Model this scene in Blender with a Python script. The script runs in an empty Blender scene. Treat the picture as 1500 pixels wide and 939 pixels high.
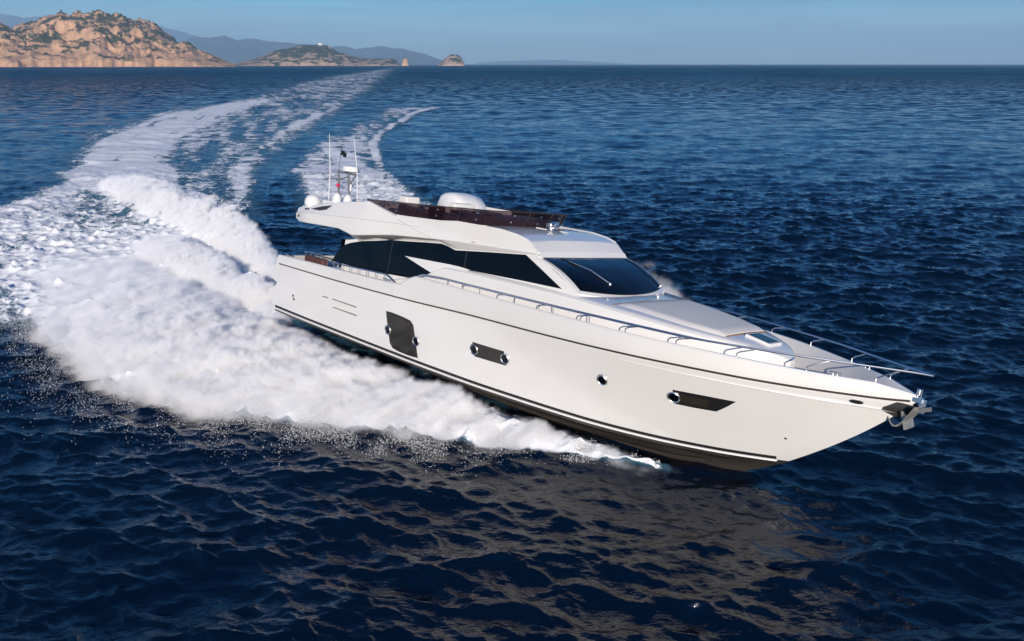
import bpy, bmesh, math, random
import numpy as np
from mathutils import Matrix, Vector
from mathutils.bvhtree import BVHTree
random.seed(4); RNG = np.random.RandomState(7)
sc = bpy.context.scene
col = sc.collection
R = math.radians

# ------------------------------------------------------------------ camera
CAM_H = 9.888
FOC = 1250.0 / 1500.0 * 36.0
cam = bpy.data.cameras.new('camera')
cam.lens = FOC; cam.sensor_width = 36.0; cam.sensor_fit = 'HORIZONTAL'
cam.clip_start = 0.3; cam.clip_end = 200000
co = bpy.data.objects.new('camera', cam); col.objects.link(co)
co.location = (0, 0, CAM_H)
co.rotation_euler = (R(90) - math.atan(375.5 / 1250.0), 0, 0)
sc.camera = co

# ------------------------------------------------------------------ light
SUN_EL, SUN_AZ = R(16), R(178)      # azimuth clockwise from +Y: the sun stands behind the camera, a little right
w = bpy.data.worlds.new('World'); sc.world = w; w.use_nodes = True
nt = w.node_tree; bg = nt.nodes['Background']
sky = nt.nodes.new('ShaderNodeTexSky'); sky.sky_type = 'NISHITA'; sky.sun_disc = False
sky.sun_elevation = SUN_EL; sky.sun_rotation = SUN_AZ
sky.altitude = 0; sky.air_density = 1.0; sky.dust_density = 0.25; sky.ozone_density = 5.0
hs = nt.nodes.new('ShaderNodeHueSaturation'); hs.inputs['Saturation'].default_value = 1.7; hs.inputs['Hue'].default_value = .512
nt.links.new(sky.outputs[0], hs.inputs['Color']); 
wtc = nt.nodes.new('ShaderNodeTexCoord'); wmp = nt.nodes.new('ShaderNodeMapping'); wmp.inputs['Scale'].default_value = (2.2, 2.2, 26); wmp.inputs['Rotation'].default_value = (0, R(2.5), 0)
wn = nt.nodes.new('ShaderNodeTexNoise'); wn.inputs['Scale'].default_value = 1.6; wn.inputs['Detail'].default_value = 6; wn.inputs['Roughness'].default_value = .55; wn.inputs['Distortion'].default_value = .6
wr = nt.nodes.new('ShaderNodeMapRange'); wr.inputs[1].default_value = .42; wr.inputs[2].default_value = .72; wr.inputs[3].default_value = .95; wr.inputs[4].default_value = 1.38
wx = nt.nodes.new('ShaderNodeVectorMath'); wx.operation = 'SCALE'
nt.links.new(wtc.outputs['Generated'], wmp.inputs[0]); nt.links.new(wmp.outputs[0], wn.inputs['Vector']); nt.links.new(wn.outputs[0], wr.inputs[0])
nt.links.new(hs.outputs[0], wx.inputs[0]); nt.links.new(wr.outputs[0], wx.inputs['Scale']); nt.links.new(wx.outputs[0], bg.inputs[0])
bg.inputs[1].default_value = 0.080
sd = bpy.data.lights.new('sun', 'SUN'); sd.energy = 5.0; sd.angle = R(0.55); sd.color = (1.0, 0.90, 0.79)
so = bpy.data.objects.new('sun', sd); col.objects.link(so)
sdir = Vector((math.sin(SUN_AZ) * math.cos(SUN_EL), math.cos(SUN_AZ) * math.cos(SUN_EL), math.sin(SUN_EL)))
so.rotation_euler = sdir.to_track_quat('Z', 'Y').to_euler()
so.location = (0, 0, 60)
vs = sc.view_settings
vs.view_transform = 'Standard'; vs.look = 'None'; vs.exposure = 0.20; vs.gamma = 1.0
sc.cycles.volume_bounces = 8; sc.cycles.max_bounces = 12; sc.cycles.transparent_max_bounces = 12
sc.cycles.volume_step_rate = 1.0; sc.cycles.volume_max_steps = 128
sc.cycles.caustics_reflective = False; sc.cycles.caustics_refractive = False

# ------------------------------------------------------------------ helpers
def tag(o, label=None, cat=None, group=None, kind=None):
    if label: o['label'] = label
    if cat: o['category'] = cat
    if group: o['group'] = group
    if kind: o['kind'] = kind
    return o

def mesh_obj(name, V, F, mat, parent=None, smooth=True, angle=35):
    me = bpy.data.meshes.new(name)
    me.from_pydata([tuple(map(float, v)) for v in V], [], [tuple(int(i) for i in f) for f in F])
    me.validate(); me.update()
    bm = bmesh.new(); bm.from_mesh(me)
    bmesh.ops.remove_doubles(bm, verts=bm.verts, dist=1e-5)
    bmesh.ops.recalc_face_normals(bm, faces=bm.faces)
    bm.to_mesh(me); bm.free()
    if smooth:
        me.shade_smooth(); me.set_sharp_from_angle(angle=R(angle))
    for m in (mat if isinstance(mat, (list, tuple)) else [mat]): me.materials.append(m)
    o = bpy.data.objects.new(name, me); col.objects.link(o)
    if parent: o.parent = parent
    return o

class MB:
    def __init__(s): s.V = []; s.F = []
    def add(s, V, F):
        b = len(s.V); s.V += [tuple(v) for v in V]; s.F += [tuple(i + b for i in f) for f in F]; return s
    def box(s, c, d, rz=0, ry=0, taper=1.0):
        x, y, z = [k / 2 for k in d]; V = []
        M = Matrix.Rotation(rz, 3, 'Z') @ Matrix.Rotation(ry, 3, 'Y')
        for sz in (-1, 1):
            t = taper if sz > 0 else 1
            for sx, sy in ((-1, -1), (1, -1), (1, 1), (-1, 1)):
                V.append(M @ Vector((sx * x * t, sy * y * t, sz * z)) + Vector(c))
        return s.add(V, [(3, 2, 1, 0), (4, 5, 6, 7), (0, 1, 5, 4), (1, 2, 6, 5), (2, 3, 7, 6), (3, 0, 4, 7)])
    def tube(s, pts, r, n=8, caps=True):
        pts = [Vector(p) for p in pts]; rr = r if isinstance(r, (list, tuple)) else [r] * len(pts)
        V = []; F = []
        up = None
        for i, p in enumerate(pts):
            d = (pts[min(i + 1, len(pts) - 1)] - pts[max(i - 1, 0)]).normalized()
            if up is None: up = Vector((0, 0, 1)) if abs(d.z) < .9 else Vector((1, 0, 0))
            a = d.cross(up).normalized(); b = a.cross(d).normalized(); up = b
            for k in range(n):
                t = 2 * math.pi * k / n
                V.append(p + (a * math.cos(t) + b * math.sin(t)) * rr[i])
        for i in range(len(pts) - 1):
            for k in range(n):
                F.append((i * n + k, i * n + (k + 1) % n, (i + 1) * n + (k + 1) % n, (i + 1) * n + k))
        if caps:
            F.append(tuple(range(n))[::-1]); F.append(tuple((len(pts) - 1) * n + k for k in range(n)))
        return s.add(V, F)
    def loft(s, rows, close=False, cap=False):
        n = len(rows[0]); V = [p for r in rows for p in r]; F = []
        for i in range(len(rows) - 1):
            for k in range(n if close else n - 1):
                k2 = (k + 1) % n
                F.append((i * n + k, i * n + k2, (i + 1) * n + k2, (i + 1) * n + k))
        if cap:
            F.append(tuple(range(n))); F.append(tuple((len(rows) - 1) * n + k for k in range(n)))
        return s.add(V, F)
    def lathe(s, c, prof, n=20, axis='Z', rot=None):
        rows = []
        for r, h in prof:
            row = []
            for k in range(n):
                t = 2 * math.pi * k / n
                v = Vector((r * math.cos(t), r * math.sin(t), h))
                if rot: v = rot @ v
                row.append(v + Vector(c))
            rows.append(row)
        return s.loft(rows, close=True, cap=True)
    def build(s, name, mat, parent=None, **k): return mesh_obj(name, s.V, s.F, mat, parent, **k)

def pchip(xs, ys):
    xs = np.array(xs, float); ys = np.array(ys, float); h = np.diff(xs); d = np.diff(ys) / h
    m = np.zeros_like(ys); m[0] = d[0]; m[-1] = d[-1]
    for i in range(1, len(xs) - 1):
        if d[i - 1] * d[i] > 0:
            w1 = 2 * h[i] + h[i - 1]; w2 = h[i] + 2 * h[i - 1]
            m[i] = (w1 + w2) / (w1 / d[i - 1] + w2 / d[i])
    def f(x):
        x = np.clip(np.asarray(x, float), xs[0], xs[-1])
        i = np.clip(np.searchsorted(xs, x) - 1, 0, len(xs) - 2)
        t = (x - xs[i]) / h[i]
        return ((1 + 2 * t) * (1 - t) ** 2 * ys[i] + t * (1 - t) ** 2 * h[i] * m[i]
                + t * t * (3 - 2 * t) * ys[i + 1] + t * t * (t - 1) * h[i] * m[i + 1])
    return f

def sstep(a, b, x):
    t = np.clip((x - a) / (b - a), 0, 1); return t * t * (3 - 2 * t)

# ------------------------------------------------------------------ materials
def pmat(name, color, rough=0.4, metal=0.0, coat=0.0, spec=0.5, noise=None, bump=None, trans=0.0, ior=1.45):
    m = bpy.data.materials.new(name); m.use_nodes = True; t = m.node_tree; b = t.nodes['Principled BSDF']
    b.inputs['Base Color'].default_value = (*color, 1); b.inputs['Roughness'].default_value = rough
    b.inputs['Metallic'].default_value = metal; b.inputs['Coat Weight'].default_value = coat
    b.inputs['Specular IOR Level'].default_value = spec; b.inputs['IOR'].default_value = ior
    b.inputs['Transmission Weight'].default_value = trans
    tc = t.nodes.new('ShaderNodeTexCoord')
    if noise:                                   # (scale, second colour, stretch)
        n = t.nodes.new('ShaderNodeTexNoise'); n.inputs['Scale'].default_value = noise[0]; n.inputs['Detail'].default_value = 5
        mp = t.nodes.new('ShaderNodeMapping'); mp.inputs['Scale'].default_value = noise[2]
        t.links.new(tc.outputs['Object'], mp.inputs[0]); t.links.new(mp.outputs[0], n.inputs['Vector'])
        mx = t.nodes.new('ShaderNodeMix'); mx.data_type = 'RGBA'
        mx.inputs[6].default_value = (*color, 1); mx.inputs[7].default_value = (*noise[1], 1)
        cr = t.nodes.new('ShaderNodeMapRange'); cr.inputs[1].default_value = .35; cr.inputs[2].default_value = .65
        t.links.new(n.outputs[0], cr.inputs[0]); t.links.new(cr.outputs[0], mx.inputs[0]); t.links.new(mx.outputs[2], b.inputs['Base Color'])
    if bump:
        n = t.nodes.new('ShaderNodeTexNoise'); n.inputs['Scale'].default_value = bump[0]; n.inputs['Detail'].default_value = 3
        t.links.new(tc.outputs['Object'], n.inputs['Vector'])
        bp = t.nodes.new('ShaderNodeBump'); bp.inputs['Strength'].default_value = bump[1]; bp.inputs['Distance'].default_value = bump[2]
        t.links.new(n.outputs[0], bp.inputs['Height']); t.links.new(bp.outputs[0], b.inputs['Normal'])
    return m
M_GEL = pmat('gelcoat', (.81, .795, .765), .25, coat=.8, noise=(.35, (.78, .762, .73), (1, 1, 2)), bump=(.8, .12, .02))
M_WHT = pmat('white_paint', (.80, .79, .77), .35, coat=.3)
M_BOT = pmat('antifouling', (.028, .025, .023), .18, coat=.6, noise=(1.2, (.06, .052, .045), (.25, 1, 2.5)))
M_BLK = pmat('black_stripe', (.015, .015, .016), .35)
M_GLS = pmat('dark_glass', (.002, .003, .006), .04, spec=.25, bump=(.5, .6, .10))
M_WIN = pmat('hull_glass', (.018, .016, .013), .08, noise=(2.5, (.030, .027, .022), (1, 1, .3)))
M_STL = pmat('stainless', (.85, .85, .85), .33, metal=1.0)
M_RUB = pmat('rub_rail_steel', (.10, .09, .085), .3, metal=.6)
M_PAD = pmat('sun_pad_fabric', (.88, .84, .77), .85, spec=.2, bump=(9, .35, .02), noise=(1.3, (.85, .81, .74), (1, 1, 1)))
M_DCK = pmat('deck_paint', (.62, .63, .64), .6, noise=(3, (.57, .58, .59), (1, 1, 1)))
M_TEK = pmat('teak', (.30, .17, .085), .6, noise=(6, (.20, .11, .055), (.4, 6, 1)))
M_GRY = pmat('grey_paint', (.16, .165, .175), .4)
M_RED = pmat('red_lens', (.75, .02, .08), .25)
M_ANC = pmat('galvanised', (.55, .53, .48), .35, metal=.55, noise=(8, (.42, .40, .36), (1, 1, 1)))
M_INT = pmat('upholstery', (.74, .72, .68), .7)
M_BRN = pmat('brown_leather', (.10, .045, .035), .5)
# smoked acrylic screen
M_ACR = bpy.data.materials.new('smoked_acrylic'); M_ACR.use_nodes = True
t = M_ACR.node_tree; b = t.nodes['Principled BSDF']; b.inputs['Base Color'].default_value = (.030, .018, .024, 1); b.inputs['Roughness'].default_value = .08
tr = t.nodes.new('ShaderNodeBsdfTransparent'); tr.inputs[0].default_value = (.55, .47, .50, 1)
mx = t.nodes.new('ShaderNodeMixShader'); mx.inputs[0].default_value = .30
t.links.new(tr.outputs[0], mx.inputs[1]); t.links.new(b.outputs[0], mx.inputs[2]); t.links.new(mx.outputs[0], t.nodes['Material Output'].inputs[0])

# ================================================================== SEA
# wave field: two wind-wave tiles made by inverse FFT, turned against each other so that neither repeat shows
def wave_tile(L, N, wind, lam_lo, lam_hi, amp, seed, chop=1.0, spread=2):
    r = np.random.RandomState(seed)
    k = 2 * np.pi * np.fft.fftfreq(N, L / N); KX, KY = np.meshgrid(k, k, indexing='ij'); K = np.hypot(KX, KY); K[0, 0] = 1e-6
    P = K ** -3.6 * (np.abs(KX * math.cos(wind) + KY * math.sin(wind)) / K) ** spread
    P *= np.exp(-(2 * np.pi / lam_hi / K) ** 4) * np.exp(-(K * lam_lo / 2 / np.pi) ** 2)
    P[0, 0] = 0
    A = (r.randn(N, N) + 1j * r.randn(N, N)) * np.sqrt(P)
    h = np.fft.ifft2(A).real; s = amp / h.std(); h = h * s
    dx = np.fft.ifft2(1j * KX / K * A).real * s * chop; dy = np.fft.ifft2(1j * KY / K * A).real * s * chop
    return h, dx, dy
def sample(tile, L, rot, x, y):
    c, s = math.cos(rot), math.sin(rot); N = tile[0].shape[0]
    u = (c * x + s * y) / L * N; v = (-s * x + c * y) / L * N
    iu = np.floor(u).astype(int); iv = np.floor(v).astype(int); fu = u - iu; fv = v - iv
    i0 = iu % N; i1 = (iu + 1) % N; j0 = iv % N; j1 = (iv + 1) % N
    out = [T[i0, j0] * (1 - fu) * (1 - fv) + T[i1, j0] * fu * (1 - fv) + T[i0, j1] * (1 - fu) * fv + T[i1, j1] * fu * fv for T in tile]
    h, a, bb = out
    return h, c * a - s * bb, s * a + c * bb
T1 = wave_tile(61.0, 512, R(70), .4, 4.6, .054, 1, 1.05, 4)
T2 = wave_tile(23.7, 512, R(100), .12, 1.6, .032, 2, .95, 3)
T3 = wave_tile(17.3, 256, R(20), .3, 1.4, .05, 3, .6, 0)      # churned water, used in the wake only
T4 = wave_tile(97.0, 256, R(75), 2.5, 30, .07, 5, .6)

# --- the wake, traced as outlines on the water (metres)
P_OUT = [(-472, 3847.3), (-237.5, 1344.6), (-118, 478.3), (-87.5, 290), (-77.4, 237.7), (-72.6, 179.1), (-61.1, 134.5), (-44.5, 94.7), (-40.6, 77.2), (-38, 63.1), (-39.4, 54.1), (-27, 34), (-22.5, 32.1), (-18.5, 31.9), (-16.9, 30.6), (-15.2, 27.9), (-11.9, 25.2), (-8.7, 24.4), (-5.3, 23), (-1.9, 22.1), (.9, 20.9), (3.6, 19.6), (-10.3, 35.4), (-12.7, 43.3), (-16.6, 54.1), (-21.7, 73.6), (-27.3, 108.4), (-34, 174.3), (-54.5, 371.4), (-387.2, 3366)]
P_RGT = [(-17.7, 207.6), (-20.2, 189.5), (-19.6, 134.5), (-17.8, 113.2), (-12.6, 86.3), (-8.2, 71.5), (-5.5, 62.4), (-8, 50), (-14.5, 56.4), (-22.0, 83.4), (-25.5, 108.4), (-27.5, 137.4), (-29, 169.8), (-31, 215)]
P_A = [(-88, 478), (-112, 478), (-84, 290), (-78, 231), (-74.5, 177), (-64, 134), (-47.5, 95), (-42, 78), (-31, 65), (-20.1, 54.1), (-21.1, 62.4), (-28.2, 73.6), (-38, 96.1), (-45.8, 124.2), (-55.3, 186.8), (-66, 290)]
P_B = [(-66, 478), (-80, 478), (-58, 290), (-45.7, 217.9), (-39.7, 145.1), (-34.1, 108.4), (-26.7, 78.2), (-20, 62.4), (-16, 54.1), (-20.8, 69.5), (-27.6, 99.9), (-32.3, 137.4), (-36.4, 186.8), (-46, 290)]
P_NEAR = [(-40.6, 77.2), (-38, 63.1), (-39.4, 54.1), (-27, 34), (-22.5, 32.1), (-18.5, 31.9), (-16.9, 30.6), (-15.2, 27.9), (-11.9, 25.2), (-8.7, 24.4), (-5.3, 23), (-1.9, 22.1), (.9, 20.9), (3.6, 19.6), (0, 23.5), (-9.5, 33.8), (-14, 40), (-20, 50), (-30, 62), (-43, 88)]
def sdist(poly, x, y):
    """signed distance to a closed outline, positive inside"""
    p = np.array(poly, float); d = np.full(x.shape, 1e18); ins = np.zeros(x.shape, bool)
    for i in range(len(p)):
        a = p[i]; b2 = p[(i + 1) % len(p)]; e = b2 - a
        t = np.clip(((x - a[0]) * e[0] + (y - a[1]) * e[1]) / (e @ e), 0, 1)
        d = np.minimum(d, (x - a[0] - t * e[0]) ** 2 + (y - a[1] - t * e[1]) ** 2)
        c = ((a[1] > y) != (b2[1] > y)); ins ^= c & (x < (b2[0] - a[0]) * (y - a[1]) / (b2[1] - a[1] + 1e-12) + a[0])
    return np.where(ins, 1, -1) * np.sqrt(d)
def vnoise(x, y, seed=0):
    r = np.random.RandomState(seed); T = r.rand(256, 256)
    ix = np.floor(x).astype(int); iy = np.floor(y).astype(int); fx = x - ix; fy = y - iy
    fx = fx * fx * (3 - 2 * fx); fy = fy * fy * (3 - 2 * fy); ix %= 256; iy %= 256; jx = (ix + 1) % 256; jy = (iy + 1) % 256
    return T[ix, iy] * (1 - fx) * (1 - fy) + T[jx, iy] * fx * (1 - fy) + T[ix, jy] * (1 - fx) * fy + T[jx, jy] * fx * fy
def fbm(x, y, oct=4, seed=0):
    s = 0; a = .5; tot = 0
    for o in range(oct):
        s = s + a * vnoise(x * 2 ** o + 17 * o, y * 2 ** o + 5 * o, seed + o); tot += a; a *= .5
    return s / tot
def polyline_dist(pts, x, y):
    """distance to an open line and the values carried along it"""
    p = np.array(pts, float); best = np.full(x.shape, 1e18); val = np.zeros(x.shape + (p.shape[1] - 2,))
    for i in range(len(p) - 1):
        a = p[i, :2]; e = p[i + 1, :2] - a
        t = np.clip(((x - a[0]) * e[0] + (y - a[1]) * e[1]) / (e @ e), 0, 1)
        d = (x - a[0] - t * e[0]) ** 2 + (y - a[1] - t * e[1]) ** 2
        m = d < best; best = np.where(m, d, best)
        v = p[i, 2:] + t[..., None] * (p[i + 1, 2:] - p[i, 2:]); val = np.where(m[..., None], v, val)
    return np.sqrt(best), val
# ridges of thrown water: x, y, half width, height
RIDGES = [
    [(3.9, 19.4, .16, .14), (2.7, 20.2, .4, .4), (.9, 21.1, .7, .55), (-1, 22.2, 1.1, .75), (-3, 23.5, 1.5, .95), (-5.3, 24.7, 2.0, 1.15), (-7.7, 26, 2.4, 1.3), (-10.6, 28.1, 2.8, 1.35), (-14.3, 32.4, 3.2, 1.3), (-18.7, 38.6, 3.6, .9), (-24.2, 45.8, 3.6, .5)],
    [(-9.4, 32.6, .5, .55), (-10.2, 34.5, .9, .8), (-12.6, 37.3, 1.4, 1.1), (-15.6, 41.5, 2.0, 1.2), (-19.3, 46.7, 2.4, 1.0), (-22.6, 50.8, 2.6, .6)],
    [(-12.1, 40.8, .6, 1.0), (-12.9, 42.4, 1.0, 1.5), (-15.3, 47.1, 1.5, 1.7), (-19.1, 52.6, 1.9, 1.7), (-24.3, 59.5, 2.4, 1.5), (-31.8, 71.2, 3.0, 1.3), (-41.8, 91.3, 3.6, .9), (-52.3, 119.1, 4, .6)],
]
def ridge_height(x, y):
    H = np.zeros(x.shape)
    for rg in RIDGES:
        d, v = polyline_dist(rg, x, y); q = np.clip(1 - (d / (v[..., 0] * 1.25)) ** 2, 0, 1)
        H = np.maximum(H, v[..., 1] * q)
    return H
def foam_density(x, y):
    r = np.hypot(x, y); D = np.zeros(x.shape)
    m = (r < 9000) & (y > 15) & (x < 12)
    X = x[m]; Y = y[m]; RR = r[m]; so = .017 * RR + .2
    wob = (fbm(X / (.05 * RR + 1.2), Y / (.09 * RR + 1.2), 3, 11) - .5) * (.02 * RR + .9)
    o = sstep(-1.0, 1.4, (sdist(P_OUT, X, Y) + wob) / so)
    near = sstep(-1, 1.6, (sdist(P_NEAR, X, Y) + wob) / so)
    a = sstep(-1.5, 2, (sdist(P_A, X, Y) + wob) / so); b2 = sstep(-1.5, 2, (sdist(P_B, X, Y) + wob) / so)
    rg = sstep(-1.0, 1.0, (sdist(P_RGT, X, Y) + wob * 1.1) / (so * .9))
    fade = 1 - sstep(150, 480, RR)
    d = o * .57 * (1 - .5 * sstep(1500, 7000, RR))
    d = np.maximum(d, a * ((.86 + .14 * (1 - sstep(100, 150, RR))) * fade + .12)); d = np.maximum(d, b2 * (.76 * fade + .1)); d = np.maximum(d, rg * (.72 - .25 * sstep(60, 90, -X * 3 + 0 * RR)) * (1 - sstep(200, 260, RR)))
    d = np.maximum(d, near * (.74 + .2 * (1 - sstep(28, 45, RR))))
    # bright curling edge of the right-hand wake arm
    e, _ = polyline_dist([(-17.7, 207.6, 0), (-20.6, 189.5, 0), (-20, 134.5, 0), (-18.2, 113.2, 0), (-13.4, 86.3, 0), (-9.2, 71.5, 0)], X, Y)
    d = np.maximum(d, .8 * np.exp(-(e / (.009 * RR)) ** 2))
    # streaks drawn out along the track, and open patches
    al = Y * .95 - X * .30; ac = X * .95 + Y * .30 + 5 * np.sin(Y / 60)
    st = fbm(ac / 1.5, al / 16, 5, 90); pt = fbm(ac / 7.0, al / 26.0, 4, 95)
    far = sstep(45, 110, RR)
    d = d * np.clip((.50 - .48 * far) + (.6 + .6 * far) * st + (.45 + .28 * far) * pt, 0, 1.12)
    rh = ridge_height(X, Y); d = np.maximum(d, sstep(.02, .30, rh) * .97 * (1 - .62 * sstep(48, 80, RR) * (.4 + 1.2 * (1 - st))))
    D[m] = d
    return D
WATER_M = None
def surface(x, y, spacing, foam=None):
    """heights and sideways shifts of the water"""
    r = np.hypot(x, y)
    g1 = 1 - sstep(.9, 3.0, spacing); g2 = 1 - sstep(.25, .9, spacing)
    h1, a1, b1 = sample(T1, 61.0, .31, x, y); h2, a2, b2 = sample(T2, 23.7, -.52, x, y); h4, a4, b4 = sample(T4, 97.0, .1, x, y)
    patch = .75 + .6 * fbm(x / 22, y / 22, 3, 40)
    g4 = 1 - sstep(4, 16, spacing)
    h = h1 * g1 * patch + h2 * g2 * patch + h4 * g4; dx = a1 * g1 * patch + a2 * g2 * patch + a4 * g4; dy = b1 * g1 * patch + b2 * g2 * patch + b4 * g4
    if foam is not None:
        h3, a3, b3 = sample(T3, 17.3, .8, x, y); g3 = g2 * np.clip(foam * 1.4, 0, 1)
        h = h * (1 - .35 * g3) + h3 * g3 * 1.3; dx = dx + a3 * g3; dy = dy + b3 * g3
        # thrown water standing on the surface, lumpy
        rh = ridge_height(x, y) * g2
        lump = .35 + 1.3 * fbm(x / .55, y / .55, 5, 70)
        h = h + rh * .34 * lump
    return h, dx, dy

def rings():
    r = [1.0]
    while r[-1] < 70000:
        q = r[-1]; r.append(q + (max(.075, min(.0036 * q, .22)) if q < 62 else max(.22, (q - 62) * .016 + .22) if q < 400 else q * .022) if q > 10 else q + .35)
    return np.array(r)
RG = rings()
th_d = np.linspace(R(-44), R(40), 820); th_c = np.linspace(R(40), R(316), 90)[1:-1]
TH = np.concatenate([th_d, th_c])                       # angle from +Y, clockwise
nR, nT = len(RG), len(TH)
rr, tt = np.meshgrid(RG, TH, indexing='ij')
gx = rr * np.sin(tt); gy = rr * np.cos(tt)
spc = np.gradient(RG)[:, None] + 0 * tt
spc = np.where((tt > R(40.01)), np.maximum(spc, rr * .05), np.maximum(spc, rr * .0018))
FD = foam_density(gx, gy)
hh, dx, dy = surface(gx, gy, spc, FD)
far_fade = 1.0
PX = gx + dx; PY = gy + dy; PZ = hh

def grid_mesh(name, PX, PY, PZ, quads_mask, wrap, mat, attrs={}, parent=None):
    nR, nT = PX.shape
    idx = np.arange(nR * nT).reshape(nR, nT)
    a = idx[:-1, :]; b2 = idx[1:, :]
    if wrap: a2 = np.roll(a, -1, 1); b3 = np.roll(b2, -1, 1)
    else: a, a2 = a[:, :-1], a[:, 1:]; b2, b3 = b2[:, :-1], b2[:, 1:]
    q = np.stack([a, b2, b3, a2], -1).reshape(-1, 4)[:, ::-1]
    if quads_mask is not None:
        q = q[quads_mask.reshape(-1)]
    used = np.unique(q); remap = np.full(nR * nT, -1); remap[used] = np.arange(len(used)); q = remap[q]
    V = np.stack([PX, PY, PZ], -1).reshape(-1, 3)[used]
    me = bpy.data.meshes.new(name)
    me.vertices.add(len(V)); me.vertices.foreach_set('co', V.astype(np.float32).ravel())
    me.loops.add(len(q) * 4); me.loops.foreach_set('vertex_index', q.astype(np.int32).ravel())
    me.polygons.add(len(q)); me.polygons.foreach_set('loop_start', np.arange(0, len(q) * 4, 4, dtype=np.int32))
    me.polygons.foreach_set('use_smooth', np.ones(len(q), bool))
    me.update(calc_edges=True)
    for k, v in attrs.items():
        at = me.attributes.new(k, 'FLOAT', 'POINT'); at.data.foreach_set('value', v.reshape(-1)[used].astype(np.float32))
    me.materials.append(mat)
    o = bpy.data.objects.new(name, me); col.objects.link(o)
    if parent: o.parent = parent
    return o

def water_material():
    m = bpy.data.materials.new('sea_water'); m.use_nodes = True; t = m.node_tree; N = t.nodes; Lk = t.links
    b = N['Principled BSDF']; b.inputs['IOR'].default_value = 1.333; b.inputs['Specular IOR Level'].default_value = .7
    geo = N.new('ShaderNodeNewGeometry'); ln = N.new('ShaderNodeVectorMath'); ln.operation = 'LENGTH'
    Lk.new(geo.outputs['Position'], ln.inputs[0])
    def mr(src, a, b_, c, d):
        n = N.new('ShaderNodeMapRange'); n.inputs[1].default_value = a; n.inputs[2].default_value = b_; n.inputs[3].default_value = c; n.inputs[4].default_value = d
        Lk.new(src, n.inputs[0]); return n.outputs[0]
    dist = ln.outputs['Value']
    b.inputs['Base Color'].default_value = (.0003, .0050, .016, 1)
    Lk.new(mr(dist, 60, 900, .05, .12), b.inputs['Roughness'])
    prev = None
    for scale, strength, d, lo, hi, smin, smax, det in ((9.0, 1, .022, 5, 60, 1, .2, 4), (2.6, 1, .07, 30, 300, .9, 1, 4), (.75, 1, .18, 60, 400, .0, 1, 3)):
        mp = N.new('ShaderNodeMapping'); mp.inputs['Scale'].default_value = (.62, 1.0, 1); mp.inputs['Rotation'].default_value = (0, 0, .18)
        Lk.new(geo.outputs['Position'], mp.inputs[0])
        n = N.new('ShaderNodeTexNoise'); n.inputs['Scale'].default_value = scale; n.inputs['Detail'].default_value = det; n.inputs['Roughness'].default_value = .55
        Lk.new(mp.outputs[0], n.inputs['Vector'])
        bp = N.new('ShaderNodeBump'); bp.inputs['Distance'].default_value = d
        Lk.new(mr(dist, lo, hi, smin, smax), bp.inputs['Strength']); Lk.new(n.outputs[0], bp.inputs['Height'])
        if prev: Lk.new(prev.outputs[0], bp.inputs['Normal'])
        prev = bp
    # past the reach of the mesh the wave facets are smaller than a pixel: tilt the normal facet by facet
    n = N.new('ShaderNodeTexNoise'); n.inputs['Scale'].default_value = 1.0; n.inputs['Detail'].default_value = 2
    mp = N.new('ShaderNodeMapping'); mp.inputs['Scale'].default_value = (.30, .5, 1); Lk.new(geo.outputs['Position'], mp.inputs[0]); Lk.new(mp.outputs[0], n.inputs['Vector'])
    sb = N.new('ShaderNodeVectorMath'); sb.operation = 'SUBTRACT'; sb.inputs[1].default_value = (.5, .5, .5); Lk.new(n.outputs['Color'], sb.inputs[0])
    ml = N.new('ShaderNodeVectorMath'); ml.operation = 'MULTIPLY'; ml.inputs[1].default_value = (2.4, 3.2, 0); Lk.new(sb.outputs[0], ml.inputs[0])
    sl = N.new('ShaderNodeVectorMath'); sl.operation = 'SCALE'; Lk.new(ml.outputs[0], sl.inputs[0]); Lk.new(mr(dist, 60, 600, 0, 1), sl.inputs['Scale'])
    bi = N.new('ShaderNodeVectorMath'); bi.inputs[1].default_value = (0, -.30, 0); Lk.new(ml.outputs[0], bi.inputs[0]); Lk.new(bi.outputs[0], sl.inputs[0])
    ad = N.new('ShaderNodeVectorMath'); Lk.new(prev.outputs[0], ad.inputs[0]); Lk.new(sl.outputs[0], ad.inputs[1])
    nm = N.new('ShaderNodeVectorMath'); nm.operation = 'NORMALIZE'; Lk.new(ad.outputs[0], nm.inputs[0])
    Lk.new(nm.outputs[0], b.inputs['Normal'])
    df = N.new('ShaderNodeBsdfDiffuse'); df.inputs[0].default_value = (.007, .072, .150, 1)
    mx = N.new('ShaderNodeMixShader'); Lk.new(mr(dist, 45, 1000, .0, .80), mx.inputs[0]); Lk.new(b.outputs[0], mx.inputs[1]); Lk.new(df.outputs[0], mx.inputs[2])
    # wind lanes: slow changes of tone over the far water
    nl = N.new('ShaderNodeTexNoise'); nl.inputs['Scale'].default_value = 1.0; nl.inputs['Detail'].default_value = 6; nl.inputs['Roughness'].default_value = .62
    ml2 = N.new('ShaderNodeMapping'); ml2.inputs['Scale'].default_value = (.009, .0045, 1); Lk.new(geo.outputs['Position'], ml2.inputs[0]); Lk.new(ml2.outputs[0], nl.inputs['Vector'])
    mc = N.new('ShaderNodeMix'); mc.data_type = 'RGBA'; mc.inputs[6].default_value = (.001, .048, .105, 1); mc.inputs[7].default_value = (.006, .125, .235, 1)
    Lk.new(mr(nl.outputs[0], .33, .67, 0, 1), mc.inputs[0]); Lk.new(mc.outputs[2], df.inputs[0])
    Lk.new(mx.outputs[0], N['Material Output'].inputs[0])
    return m
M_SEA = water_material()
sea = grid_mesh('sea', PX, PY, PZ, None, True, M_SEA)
tag(sea, 'deep blue open sea ruffled by small wind waves', 'sea', kind='structure')

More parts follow.
